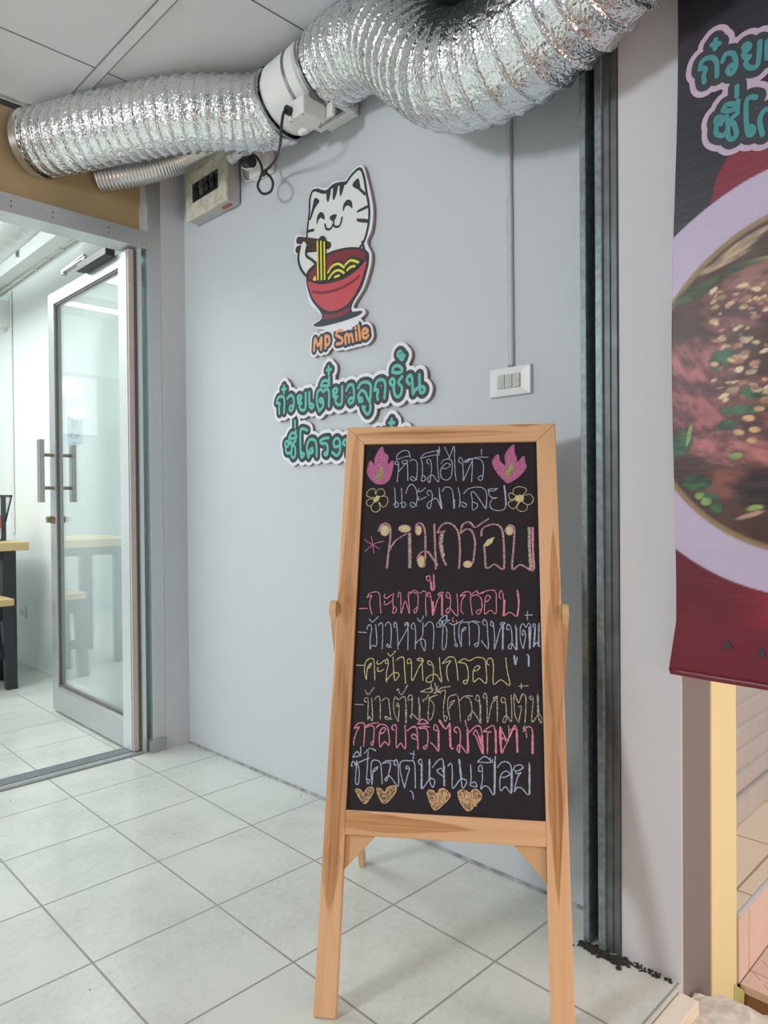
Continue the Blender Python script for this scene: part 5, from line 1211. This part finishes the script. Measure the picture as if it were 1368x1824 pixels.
# meat
blob(1330, 540, 66, 60, 15, (0.16, 0.058, 0.052), 0.25, 0.5, 0.9, 1)
blob(1350, 500, 50, 30, -10, (0.20, 0.085, 0.07), 0.3, 0.5, 0.9, 2)
blob(1225, 660, 58, 62, 50, (0.30, 0.10, 0.105), 0.2, 0.5, 0.9, 3)
blob(1245, 730, 75, 42, 48, (0.27, 0.085, 0.09), 0.2, 0.5, 0.9, 4)
blob(1310, 800, 72, 34, 18, (0.34, 0.12, 0.115), 0.2, 0.45, 0.9, 5)
blob(1350, 720, 46, 60, 0, (0.15, 0.05, 0.045), 0.3, 0.5, 0.9, 6)
blob(1290, 860, 40, 34, 0, (0.17, 0.055, 0.035), 0.5, 0.5, 0.7, 7)
blob(1350, 870, 36, 44, 0, (0.03, 0.014, 0.014), 0.5, 0.5, 0.7, 8)
for i in range(9):
    blob(rr0.uniform(1420, 1900), rr0.uniform(520, 900), rr0.uniform(60, 120), rr0.uniform(35, 60), rr0.uniform(-30, 50), rr0.choice(((0.30, 0.10, 0.10), (0.17, 0.06, 0.05), (0.33, 0.12, 0.11))), 0.2, 0.5, 0.9, 11+i)
for i in range(10):
    blob(rr0.uniform(1400, 1900), rr0.uniform(500, 950), rr0.uniform(18, 40), rr0.uniform(8, 18), rr0.uniform(-60, 60), (0.035, 0.10, 0.045), 0.3, 0.5, 0.9, 130+i)
for i in range(40):
    q5 = rr0.uniform(4, 10); blob(rr0.uniform(1380, 1800), rr0.uniform(500, 760), q5*1.6, q5, rr0.uniform(-60, 60), (0.58, 0.38, 0.21), 0.4, 0.7, 0.6, 150+i)
# herbs
for i, (px, py, rx, ry, an) in enumerate(((1212, 790, 18, 26, 10), (1240, 860, 22, 16, 0), (1320, 730, 34, 9, 5), (1298, 757, 13, 10, 0), (1262, 885, 14, 10, 20), (1275, 905, 12, 9, 30), (1345, 700, 20, 12, 20), (1285, 640, 16, 22, 30))):
    blob(px, py, rx, ry, an, (0.035, 0.10, 0.045), 0.3, 0.5, 0.9, 70+i)
for i, (px, py, rx, ry, an) in enumerate(((1258, 893, 8, 9, 0), (1245, 883, 7, 8, 20), (1342, 905, 13, 6, -15), (1312, 812, 10, 7, -20), (1228, 775, 3, 26, 8))):
    blob(px, py, rx, ry, an, (0.22, 0.34, 0.10), 0.4, 0.4, 0.6, 90+i)
# fried garlic crumbs
rr = random.Random(12)
for i in range(90):
    px, py = rr.uniform(1270, 1368), rr.uniform(505, 715)
    if abs(px-1330) > 60 and py < 560: continue
    s = rr.uniform(3.0, 8.5)
    blob(px, py, s, s*rr.uniform(.45, .9), rr.uniform(-60, 60), rr.choice(((0.55, 0.34, 0.19), (0.62, 0.42, 0.24), (0.45, 0.22, 0.14), (0.60, 0.46, 0.30))), 0.4, 0.7, 0.6, 100+i)
for px, py in ((1316, 770), (1340, 785), (1345, 765), (1352, 728), (1335, 745)):
    blob(px, py, 8, 6, 20, (0.62, 0.38, 0.20), 0.4, 0.5, 0.4, 7)
blob(1334, 918, 22, 5, -25, (0.42, 0.25, 0.18), 0.5, 0.3, 0.4, 9)
verts = np.stack([np.full_like(Yg, BX), Yg, Zg], -1)
for j in range(nz):
    for i in range(ny):
        y, z = Yg[j, i], Zg[j, i]; verts[j, i, 0] = BX+wave(y, z)-0.0012*math.sin(i*0.0)
me = bpy.data.meshes.new('printed_vinyl')
faces = [(j*ny+i, j*ny+i+1, (j+1)*ny+i+1, (j+1)*ny+i) for j in range(nz-1) for i in range(ny-1)]
fl_v = (verts.reshape(-1, 3)-np.array(bn.location)[None]).tolist()
# back sheet gives the vinyl its thickness
me.from_pydata(fl_v, [], faces); me.polygons.foreach_set('use_smooth', [True]*len(me.polygons))
ca = me.color_attributes.new('print', 'FLOAT_COLOR', 'POINT')
ca.data.foreach_set('color', np.concatenate([Cc.reshape(-1, 3), np.ones((ny*nz, 1))], 1).ravel())
k = NT('printed_vinyl'); at_ = k.n('ShaderNodeAttribute', attribute_name='print'); k.l(at_.outputs['Color'], k.b.inputs['Base Color']); k.set(0.40, spec=0.4)
wv = k.noise(k.coord(scale=(60, 60, 900)), 1.0, 2); wv2 = k.noise(k.coord(scale=(10, 10, 60)), 1.0, 3)
k.bump(k.math('ADD', k.math('MULTIPLY', wv, 0.3), wv2), 0.25, 0.002)
me.materials.append(k.m)
vo = bpy.data.objects.new('printed_vinyl', me); COL.objects.link(vo); vo.parent = bn
sm = vo.modifiers.new('thickness', 'SOLIDIFY'); sm.thickness = 0.0012; sm.offset = -1
bm = bmesh.new(); sweep(bm, [Vector((BX+0.003+wave(y, ZB), y, ZB)) for y in np.linspace(ledge(ZB)-0.004, YR, 24)], 0.0075, 12, 0.02)
link('hem_roll', bm, simple('red_vinyl_hem', (0.17, 0.014, 0.03), 0.35), bn, smooth=True)
class WavePlane(Plane2):
    def pt(s, uv, d=0.0):
        y, z = s.O.y-uv[0], uv[1]; return Vector((BX+wave(y, z)-0.0006-d, y, z))
vpl = WavePlane(Vector((BX, 0.574, 0)), Vector((0, -1, 0)), Vector((0, 0, 1)))
bnt = [[(190, 350), (200, 310), (240, 290), (272, 310), (276, 385)], [(192, 345), (218, 350), (208, 385), (212, 415)], [(268, 200), (266, 245)], [(250, 225), (288, 220)],
       [(305, 310), (320, 275), (355, 270), (372, 300), (372, 350), (350, 375), (330, 358), (350, 330), (368, 345)],
       [(425, 255), (412, 240), (430, 225), (446, 240), (430, 262), (412, 275), (425, 295), (445, 290), (425, 320), (440, 345), (478, 345), (492, 310), (498, 215)], [(536, 215), (536, 300)],
       [(380, 440), (380, 490)], [(308, 560), (322, 535), (360, 530), (378, 550), (340, 566), (308, 560)], [(386, 515), (384, 560)],
       [(300, 630), (272, 625), (275, 600), (300, 595), (302, 620), (325, 595), (335, 640), (335, 690), (355, 712), (380, 690), (370, 640), (350, 610), (385, 580)], [(275, 640), (275, 680), (310, 690), (330, 670)],
       [(480, 500), (450, 498), (430, 525), (432, 640), (445, 690), (468, 680), (462, 650), (438, 650)], [(515, 690), (500, 620), (520, 570), (540, 560)]]
tuv = [[vpl.uv(1180+x/2.851, y/2.851) for x, y in s] for s in bnt]
bx0 = 1180
def bclip(sts): return sts
for hw, d, mt, nm in ((0.027, 0.0004, simple('pale_lilac_print', (0.60, 0.46, 0.60), 0.35), 'letter_halo'), (0.0165, 0.0014, M['ink'], 'letter_outline'), (0.0046, 0.0024, simple('dull_teal_print', (0.07, 0.30, 0.32), 0.35), 'lettering')):
    bm = bmesh.new(); flat_strokes(bm, vpl, tuv, hw, d, d, 0.005, 18); link(nm, bm, mt, bn)
for pts in ([(1297, 1140), (1287, 1158), (1297, 1154), (1306, 1159)], [(1357, 1152), (1346, 1170), (1356, 1168), (1364, 1172)]):
    bm = bmesh.new(); flat_poly(bm, vpl, [vpl.uv(*p) for p in pts], 0.0004, 0.0008); link('arrow_print', bm, M['ink'], bn)
